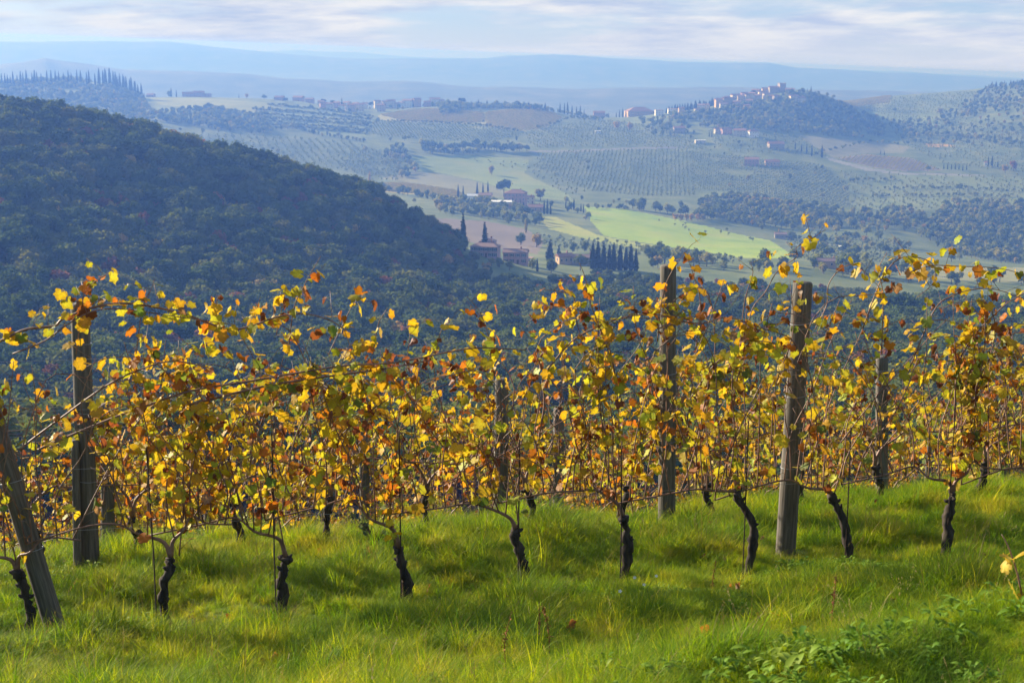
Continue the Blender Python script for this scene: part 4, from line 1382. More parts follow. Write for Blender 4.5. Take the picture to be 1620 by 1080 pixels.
def post_mat():
    m, t = new_mat('weathered_post_wood')
    f = noise_fac(t, 9.0, 6, 0.65, 'obj', (6, 6, 0.35))
    f2 = noise_fac(t, 2.2, 3, 0.5, 'obj')
    rp = ramp(t, [(0.25, (0.035, 0.029, 0.024)), (0.5, (0.115, 0.097, 0.080)), (0.75, (0.24, 0.21, 0.18))])
    t.links.new(f, rp.inputs[0])
    c = mix_rgb(t, math_node(t, 'MULTIPLY', f2, 0.6), rp.outputs[0], (0.10, 0.095, 0.075))
    b = N(t, 'ShaderNodeBsdfPrincipled')
    b.inputs['Roughness'].default_value = 0.85
    b.inputs['Specular IOR Level'].default_value = 0.2
    t.links.new(c, b.inputs['Base Color'])
    bp = N(t, 'ShaderNodeBump')
    bp.inputs['Strength'].default_value = 0.5
    bp.inputs['Distance'].default_value = 0.01
    t.links.new(f, bp.inputs['Height'])
    t.links.new(bp.outputs[0], b.inputs['Normal'])
    finish(t, b.outputs[0])
    return m


m_post = post_mat()


def leaf_mat(name, from_object):
    m, t = new_mat(name)
    if from_object:
        tint = N(t, 'ShaderNodeObjectInfo').outputs['Color']
        rnd = N(t, 'ShaderNodeObjectInfo').outputs['Random']
    else:
        a = N(t, 'ShaderNodeAttribute', attribute_name='tint')
        tint, rnd = a.outputs['Color'], a.outputs['Alpha']
    rim = N(t, 'ShaderNodeAttribute', attribute_name='rim').outputs['Fac']
    f = noise_fac(t, 42.0, 3, 0.6)
    e = math_node(t, 'ADD', math_node(t, 'MULTIPLY', rim, 0.55), math_node(t, 'MULTIPLY', f, 0.9))
    e = math_node(t, 'ADD', e, math_node(t, 'MULTIPLY', rnd, 0.22))
    k = ramp(t, [(0.78, (0, 0, 0)), (1.08, (0.8, 0.8, 0.8))])
    t.links.new(e, k.inputs[0])
    brown = mix_rgb(t, 0.45, tint, (0.20, 0.055, 0.014))
    col = mix_rgb(t, k.outputs[0], tint, brown)
    fine = ramp(t, [(0.3, (0.78, 0.78, 0.78)), (0.7, (1.12, 1.12, 1.12))])
    t.links.new(noise_fac(t, 130.0, 2), fine.inputs[0])
    col = mix_rgb(t, 1.0, col, fine.outputs[0], 'MULTIPLY')
    b = N(t, 'ShaderNodeBsdfPrincipled')
    b.inputs['Roughness'].default_value = 0.55
    b.inputs['Specular IOR Level'].default_value = 0.22
    t.links.new(col, b.inputs['Base Color'])
    tr = N(t, 'ShaderNodeBsdfTranslucent')
    t.links.new(mix_rgb(t, 1.0, col, (1.15, 1.0, 0.6), 'MULTIPLY'), tr.inputs[0])
    mx = N(t, 'ShaderNodeMixShader')
    mx.inputs[0].default_value = 0.46
    t.links.new(b.outputs[0], mx.inputs[1])
    t.links.new(tr.outputs[0], mx.inputs[2])
    finish(t, mx.outputs[0])
    return m


m_leaf = leaf_mat('vine_leaf', True)
m_leaf_far = leaf_mat('vine_leaf_mass', False)

# ------------------------------------------------------------------ leaf shapes
_half = [(0, 1.0), (12, 0.88), (22, 0.86), (33, 0.74), (45, 0.88), (57, 0.96), (70, 0.83), (84, 0.72), (100, 0.82), (119, 0.84), (141, 0.74), (161, 0.56)]


def leaf_arrays(cup, fold, droop, curl, ragged, rng):
    th = [a for a, r in _half] + [180] + [360 - a for a, r in _half[:0:-1]]
    rr = [r for a, r in _half] + [0.16] + [r for a, r in _half[:0:-1]]
    th = np.radians(np.array(th, float) + rng.uniform(-4, 4, len(th)))
    rr = np.array(rr) * rng.uniform(1 - ragged, 1 + ragged * 0.6, len(rr))
    S = 0.056
    x, y = np.cos(th) * rr * S, np.sin(th) * rr * S * 1.04
    x, y = np.r_[0, x], np.r_[0, y]
    r2 = np.r_[0, rr] ** 2
    z = -cup * r2 * S + fold * np.abs(y) + rng.uniform(-0.10, 0.10, len(x)) * S * np.r_[0, rr]
    a = curl * y / S                                     # roll the sides in
    y2 = np.where(abs(curl) > 1e-6, S * np.sin(a) / (curl + 1e-9), y)
    z = z + (S * (1 - np.cos(a)) / (curl + 1e-9) if abs(curl) > 1e-6 else 0)
    x0 = x + 0.2 * S
    ca, sa = math.cos(droop), math.sin(droop)
    P = np.stack([0.052 + x0 * ca + z * sa, y2, -x0 * sa + z * ca - 0.006], 1)
    n = len(th)
    F = [(0, 1 + i, 1 + (i + 1) % n) for i in range(n)]
    rim = np.r_[0, np.clip(rr, 0, 1)]
    # petiole
    w = 0.0013
    pe = np.array([(0, -w, 0), (0, w, 0), (0.028, -w, 0.006), (0.028, w, 0.006), (0.052, -w, -0.004), (0.052, w, -0.004)])
    b = len(P)
    F += [(b, b + 2, b + 3, b + 1), (b + 2, b + 4, b + 5, b + 3)]
    return np.concatenate([P, pe]), F, np.r_[rim, np.zeros(6)]


_lr = np.random.default_rng(3)
LSHAPE = []
for cup, fold, droop, curl, rag in [(0.10, 0.10, 0.9, 0.0, 0.10), (0.3, -0.15, 1.15, 0.3, 0.12), (-0.2, 0.35, 0.6, 0.0, 0.12), (0.35, 0.5, 1.3, 0.6, 0.15), (0.15, 0.15, 0.3, -0.3, 0.12),
                                    (0.5, 0.2, 1.0, 1.6, 0.2), (0.7, 0.6, 1.4, 2.4, 0.25), (0.0, -0.3, 0.75, 0.5, 0.12)]:
    LSHAPE.append(leaf_arrays(cup, fold, droop, curl, rag, _lr))
LMESH = []
for P_, F_, rim_ in LSHAPE:
    me = bpy.data.meshes.new('leaf')
    me.from_pydata(P_.tolist(), [], F_)
    a = me.attributes.new('rim', 'FLOAT', 'POINT')
    a.data.foreach_set('value', rim_.astype(np.float32))
    me.materials.append(m_leaf)
    me.polygons.foreach_set('use_smooth', [True] * len(F_))
    LMESH.append(me)
PALETTE = [  # colour, curled?, weight near the top, weight low down
    ((0.60, 0.47, 0.026), 0, 0.29, 0.27), ((0.58, 0.36, 0.020), 0, 0.15, 0.18), ((0.43, 0.46, 0.034), 0, 0.28, 0.19), ((0.46, 0.17, 0.018), 0, 0.09, 0.11),
    ((0.20, 0.070, 0.026), 1, 0.12, 0.16), ((0.30, 0.18, 0.110), 1, 0.04, 0.05), ((0.16, 0.23, 0.035), 0, 0.05, 0.05)]
_pc = np.array([p[0] for p in PALETTE])
_pw = np.array([[p[2] for p in PALETTE], [p[3] for p in PALETTE]])
_pw /= _pw.sum(1)[:, None]


def leaf_spec(pos, rng, high, scale=1.0, az=None):
    c = int(rng.choice(len(PALETTE), p=_pw[0 if rng.uniform() < high else 1]))
    col = _pc[c] * rng.uniform(0.78, 1.18) * np.array([rng.uniform(0.9, 1.1), rng.uniform(0.88, 1.1), 1.0])
    shp = int(rng.choice([5, 6, 6, 3])) if PALETTE[c][1] else int(rng.choice([0, 1, 2, 3, 4, 7, 5], p=[.22, .18, .15, .12, .15, .13, .05]))
    rot = (rng.normal(0, 0.55), rng.normal(0.05, 0.5), rng.uniform(0, 6.28) if az is None else az)
    return (np.asarray(pos), rot, scale * rng.uniform(0.48, 1.14) * (0.85 if PALETTE[c][1] else 1), shp, col)


def smooth_path(pts, n):
    """Catmull-Rom through the points"""
    p = np.asarray(pts, float)
    p = np.concatenate([2 * p[:1] - p[1:2], p, 2 * p[-1:] - p[-2:-1]])
    k = len(p) - 3
    t = np.linspace(0, k - 1e-6, n)
    i = t.astype(int)
    u = (t - i)[:, None]
    a, b, c, d = p[i], p[i + 1], p[i + 2], p[i + 3]
    return 0.5 * ((2 * b) + (-a + c) * u + (2 * a - 5 * b + 4 * c - d) * u ** 2 + (-a + 3 * b - 3 * c + d) * u ** 3)


def leaves_along(path, rng, step, prob, high, start=0.1, scale=1.0, lateral=0.0):
    """leaves at the nodes of a shoot, and a few short side twigs with their own"""
    L, twigs = [], []
    seg = np.r_[0, np.cumsum(np.linalg.norm(np.diff(path, axis=0), axis=1))]
    t = start
    side = rng.uniform(0, 6.28)
    while t < seg[-1]:
        p = np.array([np.interp(t, seg, path[:, i]) for i in range(3)])
        side += math.pi + rng.normal(0, 0.6)
        pr = prob(t / seg[-1])
        if rng.uniform() < pr:
            L.append(leaf_spec(p, rng, high, scale, side))
        if rng.uniform() < lateral * 1.25:
            d = np.array([math.cos(side), math.sin(side) * 0.6, rng.uniform(0.1, 1.0)])
            ln = rng.uniform(0.06, 0.22)
            tw = np.stack([p, p + d * ln * 0.5 + [0, 0, 0.01], p + d * ln + [0, 0, rng.uniform(-0.02, 0.05)]])
            twigs.append(tw)
            if rng.uniform() < pr + 0.15:
                for k in range(int(rng.integers(1, 5))):
                    L.append(leaf_spec(tw[1] + (tw[2] - tw[1]) * rng.uniform(0, 1), rng, high, scale * rng.uniform(0.7, 1.05)))
        t += step * rng.uniform(0.7, 1.35)
    return L, twigs


# ------------------------------------------------------------------ a grapevine
def grow_vine(base, head_d, reach, ht, rng, n_shoots=9, dirn=-1, density=1.0, fork=False, trunk_r=0.031, bend=0.0, wire_h=0.72):
    """local coordinates, x along the row. head_d: head of the old wood, reach: length of the tied cane, ht: height of the tops"""
    hx, hz = head_d
    off = rng.normal(0, 0.012, 3)
    nt = 24
    tp = smooth_path([(0, 0, -0.12), (0.01 + bend * .6, off[0], hz * 0.30), (hx * .45 + bend, off[1], hz * 0.6), (hx * .9 + bend * .3, off[2], hz * 0.88), (hx, 0, hz)], nt)
    wob = np.stack([np.convolve(rng.normal(0, 1, nt + 4), np.ones(3) / 3, 'same')[2:-2] for _ in range(3)], 1) * [0.012, 0.010, 0.0]
    tp = tp + wob * np.minimum(1, np.linspace(1, 0, nt) * 4)[:, None]
    lump = np.convolve(rng.normal(0, 1, nt + 4), np.ones(3) / 3, 'same')[2:-2]
    rad = trunk_r * (1.25 - 0.50 * np.linspace(0, 1, nt)) * np.clip(1 + 0.34 * lump, 0.62, 1.7)
    rad[-5:] *= np.array([1.15, 1.35, 1.6, 1.35, 0.5])
    tr = MB()
    tr.tube(tp, rad, 10)
    v0 = tr.v[0]
    v0 += rng.normal(0, 1, v0.shape) * [0.0035, 0.0035, 0.002]
    for k in range(6):                                   # knobbly spurs of old pruning
        i = int(rng.integers(12, 23))
        d = rng.normal(0, 1, 3) * [1, .6, .5]
        d /= np.linalg.norm(d)
        tr.tube([tp[i], tp[i] + d * 0.04, tp[i] + d * 0.055 + [0, 0, .012]], [0.020, 0.014, 0.006], 6)
    canes, leaves = [], []
    head = np.array([hx, 0, hz])
    arms = [dirn] + ([-dirn] if fork else [])
    cordons = []
    for a in arms:
        ln = reach * (1 if a == dirn else 0.45)
        w = wire_h + rng.normal(0, 0.02)
        c = smooth_path([head, head + [a * 0.05 * ln, rng.normal(0, .01), (w - hz) * 0.5], head + [a * 0.22 * ln, rng.normal(0, .03), (w - hz) * rng.uniform(0.7, 1.05)], head + [a * 0.36 * ln, rng.normal(0, .02), w - hz + rng.normal(0.02, .035)],
                         head + [a * 0.6 * ln, 0, w - hz + rng.normal(0.01, .03)], head + [a * ln, 0, w - hz - rng.uniform(0.0, 0.07)]], 18)
        canes.append((c, 0.0062 + 0.011 * np.linspace(1, 0, 18) ** 4 + 0.0035 * np.linspace(1, 0, 18), []))
        cordons.append(c)
    for k in range(n_shoots):
        c = cordons[int(rng.integers(len(cordons)))]
        i = int(np.clip(3 + ((k + rng.uniform(0, 1)) / n_shoots) * 15, 0, 17))
        p0 = c[i]
        if k < 1:
            p0 = head + [rng.normal(0, .02), 0, 0.0]
        top = (ht(p0[0]) if callable(ht) else ht) * rng.uniform(0.72, 1.03)
        dx, dy = rng.normal(0, 0.27), rng.normal(0, 0.11)
        h = max(0.25, top - p0[2])
        pts = [p0, p0 + [dx * .15 + rng.normal(0, .03), dy * .2, h * .25], p0 + [dx * .4 + rng.normal(0, .04), dy * .5, h * .5],
               p0 + [dx * .75 + rng.normal(0, .04), dy * .8, h * .76], p0 + [dx + rng.normal(0, .04), dy, h]]
        if rng.uniform() < 0.38:                         # tops flop over along the row
            a = rng.choice([-1, 1]) * rng.uniform(0.18, 0.55)
            pts[-1] = pts[-2] + [a * .35, rng.normal(0, .05), h * .17]
            pts.append(pts[-1] + [a * .5, rng.normal(0, .06), rng.uniform(-0.03, 0.08)])
            pts.append(pts[-1] + [a * .4, rng.normal(0, .06), rng.uniform(-0.14, 0.02)])
        path = smooth_path(pts, 15)
        fill = float(rng.choice([0.12, 0.55, 1.0, 1.25], p=[.30, .22, .30, .18]))
        L, tw = leaves_along(path, rng, 0.058 / density ** .5, lambda u: fill * (0.42 + 0.40 * u) * density ** .5 * (0.35 + 1.1 * (math.sin(u * 9 + fill * 7 + p0[0] * 20) > -0.2)), 0.35 if h < 0.8 else 0.55, 0.05, 1.0, 0.34)
        canes.append((path, np.linspace(0.0060, 0.0024, 15), tw))
        leaves += L
    return dict(trunk=tr, canes=canes, leaves=leaves)


def cane_mesh(path, rad, twigs):
    b = MB()
    b.tube(path, rad, 5)
    for tw in twigs:
        b.tube(tw, [0.0022, 0.0018, 0.0012], 3)
    return b.mesh('cane', [m_cane], True)


def joined_leaves(L, name='foliage'):
    n = [len(LSHAPE[l[3]][0]) for l in L]
    V, F, rim, tint = [], [], [], []
    b = 0
    for pos, rot, sc, shp, col in L:
        P_, F_, r_ = LSHAPE[shp]
        M = np.array(Euler(rot).to_matrix())
        V.append(P_ @ M.T * sc + pos)
        F += [tuple(i + b for i in f) for f in F_]
        rim.append(r_)
        tint.append(np.tile(np.r_[col, VR.uniform()], (len(P_), 1)))
        b += len(P_)
    me = bpy.data.meshes.new(name)
    me.from_pydata(np.concatenate(V).tolist(), [], F)
    a = me.attributes.new('rim', 'FLOAT', 'POINT')
    a.data.foreach_set('value', np.concatenate(rim).astype(np.float32))
    a = me.attributes.new('tint', 'FLOAT_COLOR', 'POINT')
    a.data.foreach_set('color', np.concatenate(tint).astype(np.float32).ravel())
    me.materials.append(m_leaf_far)
    return me


def set_leaf(root, l):
    o = bpy.data.objects.new('leaf', LMESH[l[3]])
    o.parent = root
    o.location, o.rotation_euler, o.scale = l[0], l[1], (l[2],) * 3
    o.color = (*np.clip(l[4], 0, 1), 1)
    COL.objects.link(o)
    return o


CLEAR = [(778, 810, 596, 800, 0.8), (868, 898, 640, 800, 0.8), (1380, 1412, 562, 770, 0.75), (1576, 1606, 640, 760, 0.75), (116, 156, 560, 862, 0.6), (1040, 1072, 425, 784, 0.55), (1238, 1278, 450, 870, 0.6), (-20, 75, 640, 960, 0.7), (566, 588, 680, 790, 0.7)]


def plant_vine(g, base, label, group, leaf_objects=True, rz=ROW_A, cane_objects=True):
    r = empty('grapevine', base, rz)
    tag(r, label, 'grapevine', group)
    add('trunk', g['trunk'].mesh('trunk', [m_vbark], True), r)
    if cane_objects:
        for c in g['canes']:
            add('cane', cane_mesh(*c), r)
    else:
        b = MB()
        for path, rad, tw in g['canes']:
            b.tube(path[::2], rad[::2], 4)
            for t_ in tw:
                b.tube(t_, [0.0022, 0.0018, 0.0012], 3)
        tag(add('canes', b.mesh('canes', [m_cane], True), r), kind='stuff')
    L = g['leaves']
    if np.dot(np.asarray(base), RN) < V2 + 0.5:          # growers keep the posts clear: thin the leaves that hide them
        keep_ = []
        for l in L:
            w = np.asarray(base) + RD * l[0][0] + RN * l[0][1] + np.array([0, 0, l[0][2]])
            px, py = project(*w)
            p = 0.0
            for x0, x1, y0, y1, k in CLEAR:
                if x0 < px < x1 and y0 < py < y1:
                    p = k
            if VR.uniform() >= p:
                keep_.append(l)
        L = keep_
    if leaf_objects:
        L = sorted(L, key=lambda l: -l[2])
        for l in L[:298]:
            set_leaf(r, l)
        if len(L) > 298:
            tag(add('small_leaves', joined_leaves(L[298:]), r), kind='stuff')
    elif L:
        tag(add('foliage', joined_leaves(L), r), kind='stuff')
    return r


V1, V2, V3, V4, V5, V6 = 9.8, 12.4, 15.5, 18.5, 21.5, 24.8


def row_point(v, t, ground_=True):
    p = RN * v + RD * t
    if ground_:
        p[2] = float(near_z(p[0], p[1]))
    return p


def row_t(px, v):
    s = 0.3 if v > 11 else 0.36
    for _ in range(5):
        q = float(q_of(px, s))
        Y = v / (math.cos(ROW_A) - math.sin(ROW_A) * q)
        s = -float(near_z(q * Y, Y)) / Y
    return float(np.dot(np.array([q * Y, Y, 0]), RD))


# top outline of the first row in the photo
TOP1 = np.array([(-200, 560), (0, 565), (100, 548), (250, 550), (330, 560), (430, 548), (500, 505), (560, 495), (640, 525), (700, 538), (760, 540), (860, 562), (895, 480), (960, 455), (1050, 445), (1130, 445), (1200, 455), (1290, 445), (1330, 465), (1430, 450), (1530, 470), (1620, 470), (1800, 470)], float)
ROW1 = [  # base px,py   head px,py   bend  cane direction  fork  label
    (-175, 1035, -175, 945, 0.0, 1, False, 'grapevine standing just left of the leaning end post, its trunk out of the picture'),
    (40, 985, 27, 900, 0.03, 1, True, 'grapevine with a forked black trunk beside the leaning post, leftmost trunk of the front row'),
    (262, 965, 270, 880, -0.02, -1, True, 'front row grapevine with a stout black trunk right of the leaning post'),
    (445, 922, 452, 880, 0.0, -1, False, 'front row grapevine with a thin short trunk, third trunk from the leaning post'),
    (642, 898, 631, 865, 0.0, 1, False, 'front row grapevine with a stub of trunk beside the blue green bramble'),
    (826, 898, 815, 835, 0.012, -1, False, 'front row grapevine with a club shaped trunk, first right of the bramble'),
    (985, 890, 985, 815, 0.035, 1, False, 'front row grapevine with a swollen trunk left of the cracked post'),
    (1178, 858, 1163, 775, 0.09, -1, False, 'front row grapevine with a hooked trunk directly left of the cracked post'),
    (1337, 858, 1315, 780, 0.04, -1, False, 'front row grapevine leaning left, directly right of the cracked post'),
    (1497, 856, 1507, 778, -0.02, 1, True, 'front row grapevine with a forked head, second trunk right of the cracked post'),
    (1690, 850, 1690, 775, 0.0, -1, False, 'grapevine at the right end of the front row, its trunk out of the picture')]
MPX = {}
row1_vines = []
row1_px = []
for i, (bx, by, hx, hy, bend, dirn, fork, lb) in enumerate(ROW1):
    b = on_row(bx, by, V1 + (-0.12 if bx < 300 else 0.0))
    b[2] = float(near_z(b[0], b[1]))
    t = float(np.dot(b, RD))
    h = on_row(hx, hy, float(np.dot(b, RN)))
    hd = (float(np.dot(h - b, RD)), float(max(0.18, h[2] - b[2])))
    vv = float(np.dot(b, RN))

    def ht(x, t=t, vv=vv, b=b):
        P = RN * vv + RD * (t + x)
        d = P[1] * CP - b[2] * SP
        px = CX + FPX * P[0] / d
        y = np.interp(px, TOP1[:, 0], TOP1[:, 1])
        return float(on_row(px, y, vv)[2] - b[2])
    g = grow_vine(b, hd, 0.95, ht, VR, n_shoots=15, dirn=-1, density=1.15, fork=fork, bend=bend)
    row1_vines.append((b, g, lb))
    row1_px.append(bx)

# long canes of the front row, as they arch through the photo: outline, thickness, leafiness
LONG = [
    ([(-30, 552), (0, 540), (40, 522), (85, 517), (100, 505), (150, 487), (190, 481), (230, 484), (290, 497), (340, 515), (365, 522), (400, 514), (440, 500), (480, 495), (520, 505), (548, 522)], 0.0105, 0.6),
    ([(20, 560), (70, 540), (110, 512), (150, 492), (200, 489), (280, 500), (370, 512)], 0.006, 0.55),
    ([(30, 712), (55, 693), (100, 660), (150, 623), (200, 593), (270, 570), (330, 580)], 0.0095, 0.4),
    ([(60, 712), (80, 703), (167, 667), (233, 643), (300, 620), (400, 603), (533, 580), (623, 573), (707, 556), (757, 549), (830, 552)], 0.010, 0.5),
    ([(300, 640), (420, 612), (520, 596), (610, 582), (690, 566)], 0.010, 0.6),
    ([(850, 705), (862, 640), (860, 600), (875, 577), (907, 540), (940, 520), (973, 505), (1013, 497), (1047, 498), (1090, 506)], 0.008, 0.5),
    ([(1040, 520), (1080, 510), (1113, 513), (1153, 503), (1207, 520), (1247, 533), (1262, 552), (1280, 595), (1290, 640)], 0.006, 0.4),
    ([(1290, 520), (1310, 483), (1313, 453), (1327, 430), (1347, 418), (1363, 427), (1366, 440)], 0.005, 0.15),
    ([(1365, 520), (1385, 470), (1405, 430), (1430, 408), (1463, 410), (1477, 423), (1473, 447), (1447, 470)], 0.005, 0.6),
    ([(1440, 430), (1477, 421), (1513, 422), (1563, 423), (1590, 426), (1640, 440)], 0.005, 0.7),
    ([(1510, 660), (1515, 600), (1522, 568), (1547, 527), (1570, 500), (1593, 477), (1640, 450)], 0.008, 0.4),
    ([(1440, 580), (1480, 493), (1507, 470), (1540, 458), (1573, 457), (1625, 475)], 0.006, 0.45),
    ([(1175, 560), (1190, 493), (1213, 463), (1230, 433), (1247, 418), (1262, 405), (1258, 392), (1280, 378), (1304, 362)], 0.0045, 0.7),
    ([(455, 560), (465, 490), (480, 455), (492, 430), (507, 404)], 0.0045, 0.9),
    ([(520, 560), (545, 510), (560, 480), (580, 462)], 0.004, 0.9),
    ([(778, 580), (775, 540), (768, 515), (757, 490), (738, 468)], 0.004, 0.7),
    ([(925, 560), (912, 500), (908, 470), (880, 460), (852, 456)], 0.004, 0.55),
    ([(985, 640), (965, 560), (935, 480), (925, 440), (915, 415)], 0.005, 0.9),
    ([(120, 560), (128, 500), (135, 460), (165, 435), (190, 420)], 0.0045, 0.9),
    ([(215, 560), (225, 490), (238, 460), (245, 440)], 0.0045, 0.8),
    ([(338, 540), (342, 500), (343, 478), (346, 466)], 0.004, 0.9),
    ([(395, 530), (404, 495), (411, 470)], 0.004, 0.9),
    ([(437, 530), (446, 490), (452, 452)], 0.004, 1.0),
    ([(590, 560), (600, 510), (612, 486)], 0.004, 0.9),
    ([(690, 560), (700, 520), (712, 502)], 0.004, 0.9),
    ([(1100, 560), (1110, 480), (1095, 430), (1085, 408)], 0.0045, 0.8),
    ([(1170, 560), (1180, 480), (1190, 435), (1185, 415)], 0.0045, 0.7),
    ([(1040, 540), (1050, 470), (1062, 430), (1080, 400)], 0.0045, 0.8),
    ([(1395, 560), (1400, 470), (1390, 425), (1400, 398)], 0.0045, 1.0),
    ([(700, 770), (760, 740), (850, 690), (930, 640), (1000, 560), (1020, 520)], 0.006, 0.3),
    ([(1085, 640), (1140, 570), (1200, 540), (1290, 560), (1350, 540), (1430, 500)], 0.0055, 0.35),
    ([(1330, 700), (1380, 640), (1440, 570), (1480, 520), (1500, 500)], 0.0055, 0.35),
    ([(480, 760), (540, 690), (600, 640), (640, 610)], 0.0055, 0.35),
]
for pl, rd, den in LONG:
    k = int(np.argmin([abs(pl[0][0] - x) for x in row1_px]))
    b, g, lb = row1_vines[k]
    vv = float(np.dot(b, RN)) + VR.uniform(-0.06, 0.04)
    W = smooth_path([on_row(x, y, vv) for x, y in pl], 10 + 3 * len(pl))
    W = W + RN[None] * (0.03 * np.sin(np.linspace(0, 5, len(W))))[:, None]
    loc = np.stack([(W - b) @ RD, (W - b) @ RN, W[:, 2] - b[2]], 1)
    L, tw = leaves_along(loc, VR, 0.055, lambda u: den, 0.75, 0.04, 1.05, 0.24)
    g['canes'].append((loc, np.linspace(rd, rd * 0.45, len(loc)), tw))
    g['leaves'] += L
# the knot of withered leaves on the long horizontal cane
b, g, lb = row1_vines[4]
for i in range(34):
    p = on_row(VR.uniform(585, 700), VR.normal(574, 7), float(np.dot(b, RN)) - 0.03)
    l = list(leaf_spec(np.array([(p - b) @ RD, (p - b) @ RN + VR.normal(0, .03), p[2] - b[2]]), VR, 0.5, 0.85))
    l[3] = int(VR.choice([5, 6]))
    l[4] = np.array([0.21, 0.075, 0.035]) * VR.uniform(0.7, 1.3)
    g['leaves'].append(tuple(l))
for b, g, lb in row1_vines:
    plant_vine(g, b, lb, 'grapevines of the front row')

# ---- second row: every trunk where the photo shows it
ROW2 = [(-90, 'out of the picture to the left', 0), (55, 'behind the leaning end post', 1), (215, 'just right of the split grey post on the left', 1), (383, 'with a twisted trunk above the thin front trunk', 1), (517, 'with a straight dark trunk, centre left', 1),
        (680, 'in a gap between front trunks, left of the two middle posts', 1), (835, 'between the two middle posts of the rows behind', 1), (985, 'left of the tall pale post', 1), (1125, 'directly right of the tall pale post', 1),
        (1262, 'hidden behind the cracked front post', 1), (1393, 'with a dark trunk under the crooked grey post', 1), (1548, 'with a curved trunk near the right edge', 1), (1690, 'out of the picture to the right', 0)]
for i, (px, lb, _) in enumerate(ROW2):
    b = row_point(V2 + VR.normal(0, 0.05), row_t(px, V2))
    g = grow_vine(b, (VR.normal(0, 0.05), VR.uniform(0.36, 0.46)), 0.95, lambda x: 1.66 + 0.14 * math.sin(x * 3), VR, n_shoots=15, dirn=int(VR.choice([-1, 1])), density=1.05, trunk_r=0.031, fork=VR.uniform() < .4, bend=VR.normal(0, 0.03))
    plant_vine(g, b, 'second row grapevine ' + lb, 'grapevines of the second row')

# ---- rows further down the slope
MARKS = [(-60, 'the left picture edge'), (50, 'the leaning end post'), (138, 'the split post'), (262, 'the stout front trunk'), (445, 'the thin third trunk'), (592, 'the bramble'), (680, 'the gap after the bramble'), (820, 'the club shaped trunk'), (985, 'the swollen trunk'),
         (1056, 'the straight pale post'), (1178, 'the hooked trunk'), (1255, 'the cracked post'), (1335, 'the left leaning trunk'), (1397, 'the crooked grey post'), (1500, 'the forked trunk'), (1600, 'the yellow seedling'), (1700, 'the right picture edge')]


def place(px):
    x, nm = min(MARKS, key=lambda m: abs(m[0] - px))
    return ('behind ' if abs(px - x) < 22 else 'just left of ' if px < x else 'just right of ') + nm


protos = []
for v, tr0, step, nm, dens, lobj in [(V3, (-130, 1750), 0.95, 'third', 1.15, True), (V4, (-120, 1740), 0.95, 'fourth', 1.3, False), (V5, (-120, 1740), 1.0, 'fifth', 1.3, False), (V6, (-120, 1740), 1.05, 'sixth', 1.3, False)]:
    ta, tb = row_t(tr0[0], v), row_t(tr0[1], v)
    kinds = []
    for k, t in enumerate(np.arange(ta, tb, step)):
        b = row_point(v + VR.normal(0, 0.06), t + VR.normal(0, 0.08))
        lb = {'third': 'yellow grapevine of the third row, seen over the edge of the grass', 'fourth': 'grapevine of the fourth row, only its yellow top showing', 'fifth': 'grapevine of the fifth row far down the slope, tips only',
              'sixth': 'grapevine of the lowest row just visible through the others'}[nm]
        lb = nm + ' row grapevine showing ' + place(project(*b)[0]) + {'third': ', over the grass edge', 'fourth': ', leafy top only', 'fifth': ', tips only', 'sixth': ', tips only'}[nm]
        if k < 6:
            g = grow_vine(b, (VR.normal(0, 0.05), VR.uniform(0.36, 0.46)), 0.95, 1.9, VR, n_shoots=12, dirn=int(VR.choice([-1, 1])), trunk_r=0.03, density=dens, fork=VR.uniform() < .4)
            kinds.append(plant_vine(g, b, lb, 'grapevines of the %s row' % nm, lobj, cane_objects=False))
        else:
            o = copy_tree(kinds[int(VR.integers(len(kinds)))])
            o.location = b
            o['label'] = lb
            o.rotation_euler = (0, 0, ROW_A + (math.pi if VR.uniform() < 0.5 else 0))
            o.scale = (1, 1, VR.uniform(0.9, 1.1))


